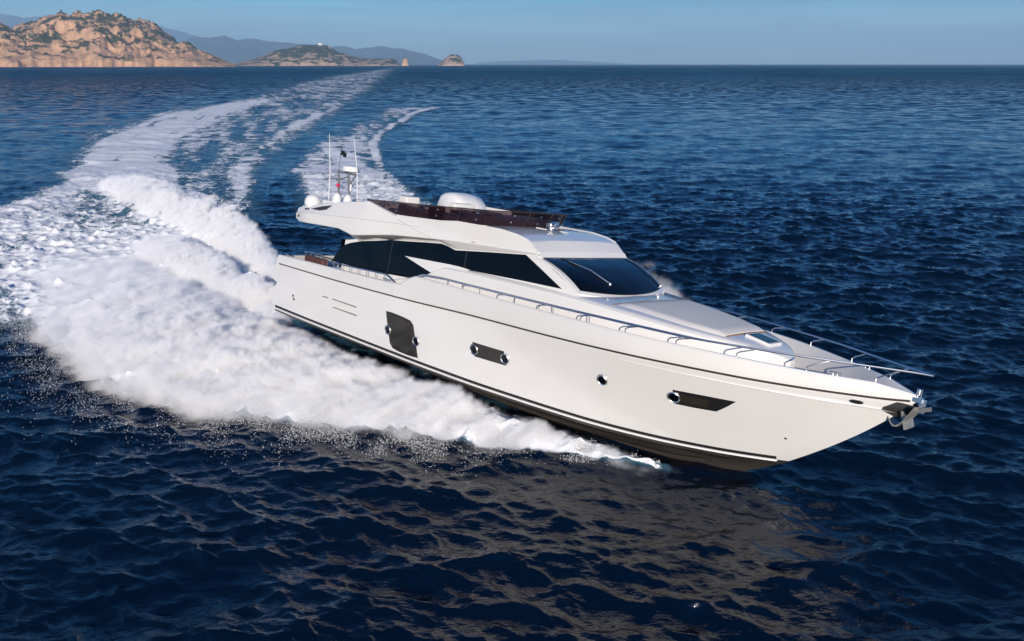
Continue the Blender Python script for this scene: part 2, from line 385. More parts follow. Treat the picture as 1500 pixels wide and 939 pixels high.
def foam_material():
    m = bpy.data.materials.new('sea_foam'); m.use_nodes = True; t = m.node_tree; N = t.nodes; Lk = t.links
    b = N['Principled BSDF']; b.inputs['Roughness'].default_value = .9
    b.inputs['Specular IOR Level'].default_value = .2
    at = N.new('ShaderNodeAttribute'); at.attribute_name = 'foam'
    geo = N.new('ShaderNodeNewGeometry')
    def noise(scale, det, rough, sx=1.0, rot=0.0, dist=0.0):
        mp = N.new('ShaderNodeMapping'); mp.inputs['Scale'].default_value = (sx, 1, .6); mp.inputs['Rotation'].default_value = (0, 0, rot)
        Lk.new(geo.outputs['Position'], mp.inputs[0])
        n = N.new('ShaderNodeTexNoise'); n.inputs['Scale'].default_value = scale; n.inputs['Detail'].default_value = det
        n.inputs['Roughness'].default_value = rough; n.inputs['Distortion'].default_value = dist
        Lk.new(mp.outputs[0], n.inputs['Vector']); return n.outputs[0]
    def math_(op, a, b_):
        n = N.new('ShaderNodeMath'); n.operation = op
        for i, v in enumerate((a, b_)):
            if isinstance(v, (int, float)): n.inputs[i].default_value = v
            else: Lk.new(v, n.inputs[i])
        return n.outputs[0]
    n1 = noise(.38, 10, .74, .8, .5, 1.2); n2 = noise(2.6, 7, .75, .8, .2, 1.2)
    n = math_('ADD', math_('MULTIPLY', n1, .62), math_('MULTIPLY', n2, .38))
    # cover where noise < threshold(foam)
    thr = N.new('ShaderNodeMapRange'); thr.inputs[1].default_value = 0; thr.inputs[2].default_value = 1; thr.inputs[3].default_value = .30; thr.inputs[4].default_value = .66
    Lk.new(at.outputs['Fac'], thr.inputs[0])
    df = math_('SUBTRACT', thr.outputs[0], n)
    mk = N.new('ShaderNodeMapRange'); mk.interpolation_type = 'SMOOTHSTEP'; mk.inputs[1].default_value = -.035; mk.inputs[2].default_value = .055
    Lk.new(df, mk.inputs[0])
    # thin dissolved bubbles under the patches
    thin = math_('MULTIPLY', at.outputs['Fac'], .55)
    al = math_('MAXIMUM', mk.outputs[0], thin)
    cut = N.new('ShaderNodeMapRange'); cut.inputs[1].default_value = .02; cut.inputs[2].default_value = .12; Lk.new(at.outputs['Fac'], cut.inputs[0])
    al = math_('MULTIPLY', al, cut.outputs[0])
    cm = N.new('ShaderNodeMix'); cm.data_type = 'RGBA'; cm.inputs[6].default_value = (.13, .36, .52, 1); cm.inputs[7].default_value = (.90, .91, .92, 1)
    Lk.new(mk.outputs[0], cm.inputs[0]); Lk.new(cm.outputs[2], b.inputs['Base Color'])
    bp = N.new('ShaderNodeBump'); bp.inputs['Strength'].default_value = .9; bp.inputs['Distance'].default_value = .10
    Lk.new(math_('SUBTRACT', 1.0, n), bp.inputs['Height']); Lk.new(bp.outputs[0], b.inputs['Normal'])
    tr = N.new('ShaderNodeBsdfTransparent'); mx = N.new('ShaderNodeMixShader')
    Lk.new(al, mx.inputs[0]); Lk.new(tr.outputs[0], mx.inputs[1]); Lk.new(b.outputs[0], mx.inputs[2]); Lk.new(mx.outputs[0], N['Material Output'].inputs[0])
    return m
M_FOAM = foam_material()
fm = FD[:-1, :]; msk = (np.maximum(np.maximum(FD[:-1, :], FD[1:, :]), np.maximum(np.roll(FD, -1, 1)[:-1, :], np.roll(FD, -1, 1)[1:, :])) > .02)
foam = grid_mesh('wake_foam', PX, PY, PZ + .03 + .0004 * rr, msk, True, M_FOAM, {'foam': FD})
tag(foam, 'broad curving trail of white churned foam behind the yacht', 'wake', kind='stuff')

# ================================================================== LAND
def silhouette_land(name, pts, dist, depth, seed, mat, label, kind='structure', rough=1.0, base=-3, nx=420, ny=70, cat='hills'):
    """pts: (degrees right of straight ahead, height in metres) of the skyline; a hill mass of real depth behind its shore"""
    a = np.array(pts, float); A = np.linspace(a[0, 0], a[-1, 0], nx); Hs = np.interp(A, a[:, 0], a[:, 1])
    u = np.linspace(0, 1, ny)
    AA, UU = np.meshgrid(np.radians(A), u, indexing='ij'); HH = Hs[:, None] + 0 * UU
    rad = dist + depth * UU + (fbm(AA * 40, 0 * UU, 4, seed) - .5) * depth * .12 * (1 - UU)
    x = rad * np.sin(AA); y = rad * np.cos(AA)
    S = dist * .006
    prof = np.where(UU < .45, (UU / .45) ** .9 * .93 + .07 * sstep(0, .04, UU) * (.3 + 1.4 * fbm(AA * 30, 0 * UU, 3, seed + 2)), 1 - ((UU - .45) / .55) ** 2 * .98)
    wx = x + S * 14 * (fbm(x / (S * 20), y / (S * 20), 3, seed + 5) - .5); wy_ = y * .55 + .65 * wx
    rid = 1 - np.abs(fbm(wx / (S * 13), wy_ / (S * 8), 5, seed + 3) * 2 - 1)
    rid2 = 1 - np.abs(fbm((wx - .5 * y) / (S * 4.5), (y + .4 * wx) / (S * 3.5), 5, seed + 9) * 2 - 1)
    gul = (rid - .75) * 1.15 * rough + (rid2 - .75) * .42 * rough
    crest = np.exp(-((UU - .45) / .10) ** 2)
    z = HH * prof * (1 + gul * (1 - .85 * crest)) + Hs.max() * .045 * rough * (rid2 - .75) * 1.0
    z = np.where((UU < .012) | (UU > .99), base, z); z[0, :] = np.minimum(z[0, :], base + 2); z[-1, :] = np.minimum(z[-1, :], base + 2)
    o = grid_mesh(name, x, y, z, None, False, mat)
    return tag(o, label, cat, kind=kind)

def rock_material(name, rock, rock2, green, scale, gthr=.52):
    m = bpy.data.materials.new(name); m.use_nodes = True; t = m.node_tree; N = t.nodes; Lk = t.links; b = N['Principled BSDF']
    b.inputs['Roughness'].default_value = .95; b.inputs['Specular IOR Level'].default_value = .1
    geo = N.new('ShaderNodeNewGeometry')
    def noise(s, d, r=.6, sz=1.0):
        mp = N.new('ShaderNodeMapping'); mp.inputs['Scale'].default_value = (1, 1, sz); Lk.new(geo.outputs['Position'], mp.inputs[0])
        n = N.new('ShaderNodeTexNoise'); n.inputs['Scale'].default_value = s; n.inputs['Detail'].default_value = d; n.inputs['Roughness'].default_value = r
        Lk.new(mp.outputs[0], n.inputs['Vector']); return n.outputs[0]
    m1 = N.new('ShaderNodeMix'); m1.data_type = 'RGBA'; m1.inputs[6].default_value = (*rock, 1); m1.inputs[7].default_value = (*rock2, 1)
    r1 = N.new('ShaderNodeMapRange'); r1.inputs[1].default_value = .4; r1.inputs[2].default_value = .6; Lk.new(noise(scale * 2, 8), r1.inputs[0]); Lk.new(r1.outputs[0], m1.inputs[0])
    sep = N.new('ShaderNodeSeparateXYZ'); Lk.new(geo.outputs['Normal'], sep.inputs[0])
    sp = N.new('ShaderNodeSeparateXYZ'); Lk.new(geo.outputs['Position'], sp.inputs[0])
    ad = N.new('ShaderNodeMath'); ad.operation = 'MULTIPLY_ADD'; ad.inputs[1].default_value = .22; Lk.new(sep.outputs[2], ad.inputs[0]); Lk.new(noise(scale, 9, .68, 1.6), ad.inputs[2])
    hz = N.new('ShaderNodeMapRange'); hz.inputs[1].default_value = 0; hz.inputs[2].default_value = 110; hz.inputs[3].default_value = -.12; hz.inputs[4].default_value = .03; Lk.new(sp.outputs[2], hz.inputs[0])
    ad2 = N.new('ShaderNodeMath'); Lk.new(ad.outputs[0], ad2.inputs[0]); Lk.new(hz.outputs[0], ad2.inputs[1])
    gm = N.new('ShaderNodeMapRange'); gm.inputs[1].default_value = gthr; gm.inputs[2].default_value = gthr + .05; Lk.new(ad2.outputs[0], gm.inputs[0])
    m2 = N.new('ShaderNodeMix'); m2.data_type = 'RGBA'; m2.inputs[7].default_value = (*green, 1)
    Lk.new(gm.outputs[0], m2.inputs[0]); Lk.new(m1.outputs[2], m2.inputs[6]); Lk.new(m2.outputs[2], b.inputs['Base Color'])
    return m
M_ROCK = rock_material('pink_rock', (.64, .38, .225), (.42, .25, .15), (.060, .062, .034), .013, .675)
M_ISLE = rock_material('island_rock', (.52, .36, .25), (.38, .26, .19), (.045, .055, .028), .016, .61)
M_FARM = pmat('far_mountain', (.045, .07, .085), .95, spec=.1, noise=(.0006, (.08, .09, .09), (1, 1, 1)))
def sky_pts(L, dist):                      # (degrees, degrees above the horizon) -> metres at that distance
    return [(a, math.tan(R(e)) * dist) for a, e in L]
K = 1.0
def px2deg(px, py):
    # skyline read off the photograph as bearings and elevations, kept as plain angles
    p = math.atan(375.5 / 1250); X = (px - 750) / 1250; Y = -(py - 469.5) / 1250
    d = Vector((X, math.cos(p) + Y * math.sin(p), -math.sin(p) + Y * math.cos(p)))
    return math.degrees(math.atan2(d.x, d.y)), math.degrees(math.atan2(d.z, math.hypot(d.x, d.y)))
def land(name, sky_line, dist, depth, seed, mat, label, **k):
    pts = [px2deg(a, b) for a, b in sky_line]
    dd = dist + .45 * depth
    return silhouette_land(name, [(a, max(1, math.tan(R(e)) * dd + CAM_H)) for a, e in pts], dist, depth, seed, mat, label, **k)
land('headland', [(-620, 93.5), (-520, 80), (-420, 60), (-260, 40), (-120, 52), (-40, 48), (0, 42), (20, 47), (40, 44), (70, 34), (85, 27), (105, 27), (125, 29), (150, 28), (175, 29), (190, 34), (215, 38), (235, 47), (245, 57), (262, 63), (280, 64), (290, 74), (305, 79), (318, 84), (332, 91), (345, 93.4)],
     3600, 1500, 3, M_ROCK, 'rugged pink and cream rock headland with dark scrub at far left', rough=1.0, nx=900, ny=150)
land('island', [(346, 93.6), (356, 90), (372, 87), (390, 82), (405, 75), (425, 70), (440, 66), (462, 64), (480, 66), (492, 73), (508, 80), (518, 83), (530, 86), (560, 86), (580, 86), (583, 91), (586, 93.6)],
     5200, 1300, 8, M_ISLE, 'low wooded island with pale cliffs right of the headland', rough=.8, nx=520, ny=90, cat='island')
land('islet', [(588, 93.7), (590, 87), (594, 85), (597, 87), (599, 93.7)], 5400, 120, 12, M_ROCK, 'tiny rock stack just off the long island', rough=.5, nx=40, ny=24, cat='islet')
land('islet', [(641, 93.7), (648, 89), (655, 84), (662, 80.5), (670, 81), (676, 84), (679, 91), (681, 93.7)], 5600, 300, 15, M_ISLE, 'small lone rocky islet near the middle of the horizon', rough=.5, nx=90, ny=50, cat='islet')
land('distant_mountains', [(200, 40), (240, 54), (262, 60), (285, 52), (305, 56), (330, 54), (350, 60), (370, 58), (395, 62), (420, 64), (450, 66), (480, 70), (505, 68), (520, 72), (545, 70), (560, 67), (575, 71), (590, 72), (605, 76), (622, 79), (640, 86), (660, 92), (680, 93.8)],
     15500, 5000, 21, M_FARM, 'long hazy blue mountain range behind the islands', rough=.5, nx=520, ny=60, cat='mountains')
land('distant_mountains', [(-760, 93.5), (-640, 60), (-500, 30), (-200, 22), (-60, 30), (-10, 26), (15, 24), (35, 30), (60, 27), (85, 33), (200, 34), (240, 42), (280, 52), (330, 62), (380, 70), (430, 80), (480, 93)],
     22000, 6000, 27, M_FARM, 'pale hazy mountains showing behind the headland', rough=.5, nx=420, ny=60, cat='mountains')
land('distant_mountains', [(690, 93.9), (705, 91.5), (730, 90), (770, 88.5), (815, 88), (860, 90), (880, 91), (925, 93.9)],
     26000, 5000, 33, M_FARM, 'faint low rise of hazy land right of the lone islet', rough=.4, nx=200, ny=40, cat='mountains')
# white building on the island's ridge
mb = MB(); a0, e0 = px2deg(469, 65.5); dd = 5200 + .45 * 1300; bc = Vector((math.sin(R(a0)) * dd, math.cos(R(a0)) * dd, math.tan(R(e0)) * dd + CAM_H))
root = bpy.data.objects.new('lighthouse_station', None); col.objects.link(root); root.location = bc
MB().box((0, 0, 3), (22, 10, 8)).build('house_wall', M_WHT, root, smooth=False)
MB().lathe((-6, 0, 8), [(2.2, -5), (1.8, 5), (2.2, 5.2), (2.2, 6)]).build('tower', M_WHT, root)
MB().lathe((-6, 0, 14), [(1.3, 0), (1.3, 2), (.2, 3.2)]).build('lantern', M_GRY, root)
tag(root, 'small white lighthouse building on the ridge of the low island', 'lighthouse')

# air
hz = MB().box((0, 9000, 590), (60000, 64000, 1190 + 4)).build('haze', None, smooth=False) if False else None
me = bpy.data.meshes.new('haze'); bmh = bmesh.new(); bmesh.ops.create_cube(bmh, size=1)
bmesh.ops.scale(bmh, verts=bmh.verts, vec=(64000, 64000, 1304)); bmesh.ops.translate(bmh, verts=bmh.verts, vec=(0, 8000, 1300 / 2 - 4)); bmh.to_mesh(me); bmh.free()
hazeo = bpy.data.objects.new('haze', me); col.objects.link(hazeo); tag(hazeo, 'thin blue sea haze in the distance', 'haze', kind='stuff')
mh = bpy.data.materials.new('haze'); mh.use_nodes = True; th = mh.node_tree; th.nodes.remove(th.nodes['Principled BSDF'])
pv = th.nodes.new('ShaderNodeVolumePrincipled'); pv.inputs['Color'].default_value = (.52, .78, 1.0, 1); pv.inputs['Density'].default_value = 5.6e-5; pv.inputs['Anisotropy'].default_value = 0
th.links.new(pv.outputs[0], th.nodes['Material Output'].inputs['Volume']); me.materials.append(mh)
# the sea sheet must stay inside the box: trimmed to its walls
# ================================================================== YACHT (boat frame: x forward from the stern, y to port, z up)
yacht = bpy.data.objects.new('motor_yacht', None); col.objects.link(yacht)
def boat_matrix(loc, yaw, trim, heel):
    return Matrix.Translation(loc) @ Matrix.Rotation(yaw, 4, 'Z') @ Matrix.Rotation(-trim, 4, 'Y') @ Matrix.Rotation(-heel, 4, 'X')
yacht.matrix_world = boat_matrix((-7.5204, 33.086, .3918), R(-45.208), R(-.4726), R(9.127))
tag(yacht, 'long white motor yacht with dark windows speeding across the sea', 'yacht')

f_b = pchip([-.3, 2, 5, 10, 13, 15.2, 16.6, 17.9, 19.3, 20.7, 21.9, 22.72], [2.60, 2.72, 2.82, 2.86, 2.85, 2.78, 2.68, 2.42, 1.95, 1.27, .50, .03])
f_gz = lambda x: np.interp(x, [.4, 2.76, 5.34, 7.0, 8.08, 8.75, 11.65, 15.1, 18.7, 20.7, 21.9, 22.72], [2.30, 2.40, 2.48, 2.53, 2.58, 2.97, 2.97, 2.99, 2.98, 2.94, 2.93, 2.80])
f_sz = pchip([-.3, .59, 6.3, 8.73, 11.4, 15.2, 16.8, 18.4, 19.8, 21.1, 22.0, 22.72], [1.97, 2.0, 2.14, 2.22, 2.34, 2.45, 2.51, 2.55, 2.57, 2.60, 2.63, 2.70])
f_cy = pchip([-.3, 3, 8, 11, 13, 15, 16.5, 17.6, 18.6, 19.5, 20.14], [2.45, 2.5, 2.49, 2.40, 2.2, 1.90, 1.55, 1.18, .78, .36, .02])
f_cz = pchip([-.3, 8, 15, 17, 18.6, 19.5, 20.14], [.27, .25, .25, .28, .34, .40, .45])
f_kz = pchip([-.3, 8, 14, 16.6, 17.3, 18.15, 18.85, 19.63, 20.14], [-.45, -.75, -.97, -.97, -.92, -.65, -.30, .13, .43])
def x0(z): return float(np.interp(z, [-.5, .3, .68, .93, 1.10, 1.32, 1.38, 2.31], [.25, .20, -.20, -.16, .30, .45, -.05, .62]))
NU = 120
U = 1 - (1 - np.linspace(0, 1, NU)) ** 1.35
def side_row(s):
    """s from 0 (chine) to 1 (rub rail)"""
    out = []
    for u in U:
        xc = -.3 + u * 20.44; xs = -.3 + u * 23.02
        c = np.array([xc, float(f_cy(xc)), float(f_cz(xc))]); g = np.array([xs, float(f_b(xs)) * .99, float(f_sz(xs))])
        p = c + (g - c) * s; k = 4 * s * (1 - s)
        p[0] += .17 * k * u ** 6
        p[1] -= .03 * k * sstep(.45, .85, u) * (1 - u) ** .5 * 1.6
        x_min = x0(p[2]); p[0] = x_min + (p[0] + .3) * (1 - (x_min + .3) / (p[0] + 23.3)) if False else p[0] + (x_min + .3) * (1 - u) ** 6
        out.append(p)
    return out
def bul_row(s):
    out = []
    for u in U:
        xs = -.3 + u * 23.02; g = np.array([xs, float(f_b(xs)) * .99, float(f_sz(xs))]); t = np.array([xs, float(f_b(xs)) + .0, float(f_gz(xs))])
        p = g + (t - g) * s; p[0] += (x0(p[2]) + .3) * (1 - u) ** 6
        if s > 0: p[2] = g[2] + (float(f_gz(p[0])) - g[2]) * s; p[1] = float(f_b(p[0])) * (.99 + .01 * s)
        out.append(p)
    return out
ZS = sorted(set(list(np.linspace(0, 1, 15)) + [.20, .36, .40, .46, .505, .52, .54, .58]))
rows_side = [side_row(s) for s in ZS]
rows_bul = [bul_row(s) for s in (0, .5, 1)]
def inner_rows():
    rows = []
    for (ins, dz, zz) in ((.03, .035, None), (.11, .035, None), (.14, -.01, None), (.17, None, 'deck')):
        row = []
        for i, q in enumerate(rows_bul[-1]):
            x = q[0]; bw = max(q[1] - ins, 0.0); z = q[2] + dz if zz is None else min(deck_z(x), q[2] - .05)
            row.append(np.array([x - (.0 if bw > 0 else (ins - q[1]) * .6), bw, z]))
        rows.append(row)
    return rows
def deck_z(x): return float(np.interp(x, [0, 3.0, 3.4, 8, 9, 22.7], [1.55, 1.55, 1.95, 1.98, 2.30, 2.35]))
def mir(rows): return [[np.array([p[0], -p[1], p[2]]) for p in r] for r in rows]
mb = MB()
star = rows_side + rows_bul[1:] + inner_rows()
for s_ in (1, -1):
    mb.loft([[np.array([p[0], s_ * p[1], p[2]]) for p in r] for r in star])
# transom
tr_rows = [r[0] for r in rows_side + rows_bul[1:]]
mb.loft([[np.array([p[0], p[1] * k, p[2]]) for k in np.linspace(-1, 1, 7)] for p in tr_rows])
hull = mb.build('hull', M_GEL, yacht, angle=32)
bvh = BVHTree.FromPolygons([v.co for v in hull.data.vertices], [p.vertices for p in hull.data.polygons])
def on_hull(x, z, off=.004, side=-1):
    h = bvh.ray_cast(Vector((x, side * 6, z)), Vector((0, -side, 0)))
    if h[0] is None: return Vector((x, side * float(f_b(x)), z))
    n = h[1] if h[1].y * side > 0 else -h[1]
    return h[0] + n * off
# bottom
rb = []
for s in np.linspace(0, 1, 9):
    row = []
    for u in U:
        x = -.3 + u * 20.44; kz = float(f_kz(x)); cy = float(f_cy(x)); cz = float(f_cz(x)) - .0
        y = cy * s; z = kz + (cz - kz) * (s ** (1.25 - .35 * sstep(.6, .9, u)))
        row.append(np.array([x + (.3 + .2) * (1 - u) ** 6, y - .0 * s, z - (.001 if s == 1 else 0)]))
    rb.append(row)
mb = MB(); mb.loft(rb); mb.loft(mir(rb)); mb.loft([[rb[i][0] * [1, k, 1] for k in (1, 0, -1)] for i in range(9)])
mb.build('hull_bottom', M_BOT, yacht, angle=40)
# spray rails and the paint lines along the chine
def strip(name, f, w, t, mat, x_a, x_b, n=110, both=True, parent=None, zoff=0):
    mb = MB()
    for side in ((-1, 1) if both else (-1,)):
        rows = []
        for x in np.linspace(x_a, x_b, n):
            z = float(f(x)) + zoff; a = on_hull(x, z + w / 2, .002, side); b_ = on_hull(x, z - w / 2, .002, side)
            a2 = on_hull(x, z + w / 2 - t * .3, .002 + t, side); b2_ = on_hull(x, z - w / 2 + t * .3, .002 + t, side)
            rows.append([a, a2, b2_, b_])
        mb.loft(rows, close=True, cap=True)
    return mb.build(name, mat, parent or yacht, angle=40)
strip('rub_rail', f_sz, .045, .020, M_RUB, .62, 22.60)
strip('boot_stripe', f_cz, .085, .006, M_BLK, .3, 19.9, zoff=.060)
mb = MB()
for side in (-1, 1):                      # white chine moulding under the black stripe
    rows = []
    for x in np.linspace(.2, 19.9, 100):
        y = float(f_cy(x)); z = float(f_cz(x))
        rows.append([(x, side * (y - .02), z + .012), (x, side * (y + .045), z + .006), (x, side * (y + .045), z - .038), (x, side * (y - .04), z - .045)])
    mb.loft(rows, close=True, cap=True)
mb.build('chine_moulding', M_WHT, yacht)
mb = MB()
for side in (-1, 1):                      # black underside of the chine and two planing strakes
    for fr, wd in ((.995, .14), (.66, .07), (.38, .06)):
        rows = []
        for x in np.linspace(.3, 18.9 if fr > .9 else 18.2, 90):
            cy = float(f_cy(x)); cz = float(f_cz(x)); kz = float(f_kz(x)); y = cy * fr; z = kz + (cz - kz) * fr ** (1.25 - .35 * float(sstep(.6, .9, (x + .3) / 20.44)))
            y2 = cy * fr - wd; z2 = kz + (cz - kz) * max(y2 / max(cy, .01), 0) ** 1.1
            rows.append([(x, side * (y + (.012 if fr > .9 else .03)), z - .05), (x, side * y, z - .12 if fr > .9 else z - .055), (x, side * y2, z2 - .05), (x, side * y2, z2 + .03)])
        mb.loft(rows, close=True, cap=True)
mb.build('spray_rail', M_BLK if False else M_BOT, yacht)

# ---- deck
mb = MB(); rows = []
for x in np.linspace(.7, 22.55, 90):
    w_ = max(float(f_b(x)) - .10, .02); rows.append([(x, w_ * k, deck_z(x) + .03 * (1 - k * k)) for k in np.linspace(-1, 1, 9)])
mb.loft(rows); mb.build('deck', M_DCK, yacht)

# ---- hull openings: outlines in (x, z), laid on the hull surface
def hull_patch(name, outline, mat, thick=.012, parent=None, side=-1, sub=10):
    me = bpy.data.meshes.new('t'); bm = bmesh.new()
    pts = []
    n = len(outline)
    for i in range(n):
        a = Vector(outline[i]); b_ = Vector(outline[(i + 1) % n])
        for k in range(sub): pts.append(a.lerp(b_, k / sub))
    c = sum(pts, Vector((0, 0))) / len(pts)
    mb = MB(); rings_ = []
    for k, o_ in ((1.0, -.004), (1.0, thick * .7), (.985, thick), (.8, thick), (.5, thick), (.2, thick)):
        rings_.append([on_hull(*(c + (p - c) * k), o_, side) for p in pts])
    mb.loft(rings_, close=True); mb.F.append(tuple(len(mb.V) - len(pts) + i for i in range(len(pts))))
    return mb.build(name, mat, parent or yacht, angle=30)
def porthole(x, z, r, parent, side=-1):
    n0 = on_hull(x, z, 0, side); n1 = on_hull(x, z, 1, side); nrm = (n1 - n0).normalized(); rot = Vector((0, 0, 1)).rotation_difference(nrm).to_matrix()
    prof = [(r * 1.0, -.01), (r * 1.02, .035), (r * .92, .05), (r * .80, .035), (r * .78, .02)]
    o = MB().lathe(n0, prof, 24, rot=rot).build('porthole', M_STL, parent)
    MB().lathe(n0 + nrm * .012, [(r * .77, 0), (r * .77, .018), (r * .2, .020)], 24, rot=rot).build('porthole_glass', M_GLS, parent) if False else None
    MB().lathe(n0, [(r * .77, .0), (r * .77, .028), (r * .4, .030), (r * .03, .030)], 24, rot=rot).build('porthole_glass', M_GLS, parent)
    return o
wd = hull_patch('hull_window', [(7.43, 1.63), (7.78, 1.64), (8.28, 1.62), (8.66, 1.58), (8.80, 1.46), (8.84, 1.2), (8.95, .44), (8.5, .41), (7.95, .42), (7.68, .46), (7.55, .60), (7.45, 1.35)], M_WIN)
wd['label'] = 'large dark hull window with curved lower corner'
porthole(7.50, 1.02, .155, wd); porthole(8.92, .98, .155, wd)
wd = hull_patch('hull_window', [(11.46, 1.56), (12.70, 1.58), (12.75, 1.17), (11.52, 1.14), (11.44, 1.25)], M_WIN)
porthole(11.52, 1.35, .165, wd); porthole(12.74, 1.375, .155, wd)
wd = hull_patch('hull_window', [(17.86, 1.84), (18.6, 1.87), (19.28, 1.885), (19.04, 1.68), (18.80, 1.50), (18.3, 1.47), (17.84, 1.46)], M_BLK)
hull_patch('window_pane', [(18.0, 1.76), (18.7, 1.78), (18.62, 1.56), (18.0, 1.54)], M_WIN, thick=.016, parent=wd)
porthole(17.86, 1.65, .165, wd)
wd = hull_patch('hull_window', [(15.99 + .15 * math.cos(a), 1.62 + .15 * math.sin(a)) for a in np.linspace(0, 2 * math.pi, 9)[:-1]], M_BLK, sub=3)
porthole(15.99, 1.62, .15, wd)
for nm, pts in (('hawse_hole', [(21.645 + .135 * math.cos(a), 2.46 + .055 * math.sin(a)) for a in np.linspace(0, 2 * math.pi, 13)[:-1]]),):
    h = hull_patch(nm, pts, M_STL, sub=2, thick=.02); hull_patch('opening', [((x - 21.645) * .8 + 21.645, (z - 2.46) * .75 + 2.46) for x, z in pts], M_BLK, sub=2, thick=.024, parent=h)
hull_patch('drain', [(20.18 + .03 * math.cos(a), 1.12 + .022 * math.sin(a)) for a in np.linspace(0, 2 * math.pi, 9)[:-1]], M_BLK, sub=2)
hull_patch('drain', [(1.66 + .05 * math.cos(a), .99 + .05 * math.sin(a)) for a in np.linspace(0, 2 * math.pi, 9)[:-1]], M_BLK, sub=2)
hull_patch('drain', [(1.72 + .05 * math.cos(a), .87 + .05 * math.sin(a)) for a in np.linspace(0, 2 * math.pi, 9)[:-1]], M_BLK, sub=2)
M_VENT = pmat('vent_gold', (.32, .27, .19), .35, metal=.5)
for a, b_, z in ((4.35, 5.77, 1.40), (4.35, 5.77, 1.11), (3.72, 4.05, 1.375)):
    hull_patch('vent_slot', [(a, z + .018), (b_, z + .028), (b_, z - .012), (a, z - .012)], M_VENT, thick=.014)

# ------------------------------------------------------------------ superstructure
def half_loft(secs, name, mat, cap=True, closed=False, parent=None, **k):
    """secs: list of sections, each a list of (x, y>=0, z) from the starboard foot over the middle; mirrored into a full section"""
    rows = []
    for s_ in secs:
        a = [(x, -y, z) for x, y, z in s_]; c = [(x, y, z) for x, y, z in reversed(s_)]
        if abs(s_[-1][1]) < 1e-6: c = c[1:]
        rows.append(a + c)
    mb = MB(); mb.loft(rows, close=closed)
    if cap:
        n = len(rows[0]); mb.F.append(tuple(range(n))); mb.F.append(tuple(len(mb.V) - n + i for i in range(n)))
    return mb.build(name, mat, parent or yacht, **k)
def wy(z): return 2.05 - .10 * (z - 3.2)
# coach house: low white body from the cockpit to the nose on the foredeck
c_y = pchip([3.2, 9, 13, 15, 16.5, 17.6, 18.5, 19.1, 19.5, 19.78], [2.12, 2.16, 2.14, 2.08, 1.90, 1.62, 1.22, .86, .52, .10])
c_z = pchip([3.2, 6, 8.4, 9.4, 11, 14, 16, 18, 19.1, 19.6, 19.78], [2.30, 2.42, 2.95, 3.36, 3.42, 3.46, 3.38, 3.22, 3.10, 2.98, 2.86])
secs = []
for x in np.concatenate([np.linspace(3.3, 17, 40), 17 + 2.78 * (1 - (1 - np.linspace(0, 1, 26)[1:]) ** 1.8)]):
    y = float(c_y(x)); z = float(c_z(x)); yi = max(y - .14, y * .8); zt = z + .055 * min(1, y); bz = deck_z(x) - .05
    ft = y + .07 * min(1, y) * (1 - sstep(14, 18, x)) - .04 * sstep(17, 19, x); ft = min(ft, float(f_b(x)) - .2)
    secs.append([(x, ft, bz), (x, y + .015, z - .35 * min(1, z - bz)), (x, y, z - .03), (x, y - .03 * min(1, y), z), (x, yi, z + .035 * min(1, y)), (x, yi * .6, zt), (x, 0, zt + .012)])
cabin = half_loft(secs, 'coach_house', M_GEL, angle=28)
# fold line along the coach house side
mb = MB(); mb.tube([(x, -float(c_y(x)) - .004, float(c_z(x)) - .035) for x in np.linspace(9.5, 18.3, 50)], .010, 5)
mb.tube([(x, float(c_y(x)) + .004, float(c_z(x)) - .035) for x in np.linspace(9.5, 18.3, 50)], .010, 5); mb.build('side_moulding', M_DCK, yacht)

# glass-house walls (white frame behind the glazing)
g_top = lambda x: np.interp(x, [3.2, 4.08, 5.0, 5.69, 7.21, 8.88, 9.55, 11.0, 12.45, 12.95], [3.2, 3.30, 3.50, 3.63, 3.84, 4.02, 3.93, 4.09, 4.25, 4.28])
secs = []
for x in np.linspace(3.9, 12.93, 40):
    zt = float(g_top(x)) + .12; secs.append([(x, wy(2.2), 2.2), (x, wy(3.2), 3.2), (x, wy(zt), zt), (x, 0, zt + .02)])
for k in np.linspace(.1, 1, 10):       # front: raked back along the windscreen
    x = 12.93 + k * 1.6; zt = 4.27 - k * .70
    secs.append([(x, wy(2.9), 2.9), (x, wy(3.2), 3.2), (x, wy(zt) - .03 * k, zt), (x + .42 * k, 0, zt - .07 * k)])
half_loft(secs, 'cabin_wall', M_GEL, angle=25)
# side glazing
def side_glass(name, outline, mat, off, th, parent, side=-1):
    me_pts = [Vector((x, z)) for x, z in outline]
    V = []; n = len(me_pts)
    for x, z in me_pts: V.append((x, side * (wy(z) + off), z))
    for x, z in me_pts: V.append((x, side * (wy(z) + off + th), z))
    F = [tuple(range(n)), tuple(range(n, 2 * n))] + [(i, (i + 1) % n, n + (i + 1) % n, n + i) for i in range(n)]
    return mesh_obj(name, V, F, mat, parent, smooth=False)
GL = [(3.31, 2.55), (3.62, 3.00), (3.92, 3.22), (4.25, 3.34), (4.9, 3.50), (5.69, 3.63), (6.4, 3.76), (7.21, 3.84), (8.1, 3.94), (8.88, 4.02), (9.2, 3.99), (9.55, 3.92), (11, 4.09), (12.45, 4.25), (13.2, 3.92), (13.97, 3.57), (12.6, 3.53), (10.35, 3.44), (9.45, 3.40), (8.74, 3.10), (8.0, 2.75), (5.6, 2.60)]
SP = [(7.32, 3.38), (9.45, 3.47), (9.9, 3.48), (10.4, 3.46), (9.7, 3.30), (8.70, 3.085), (8.05, 3.22)]
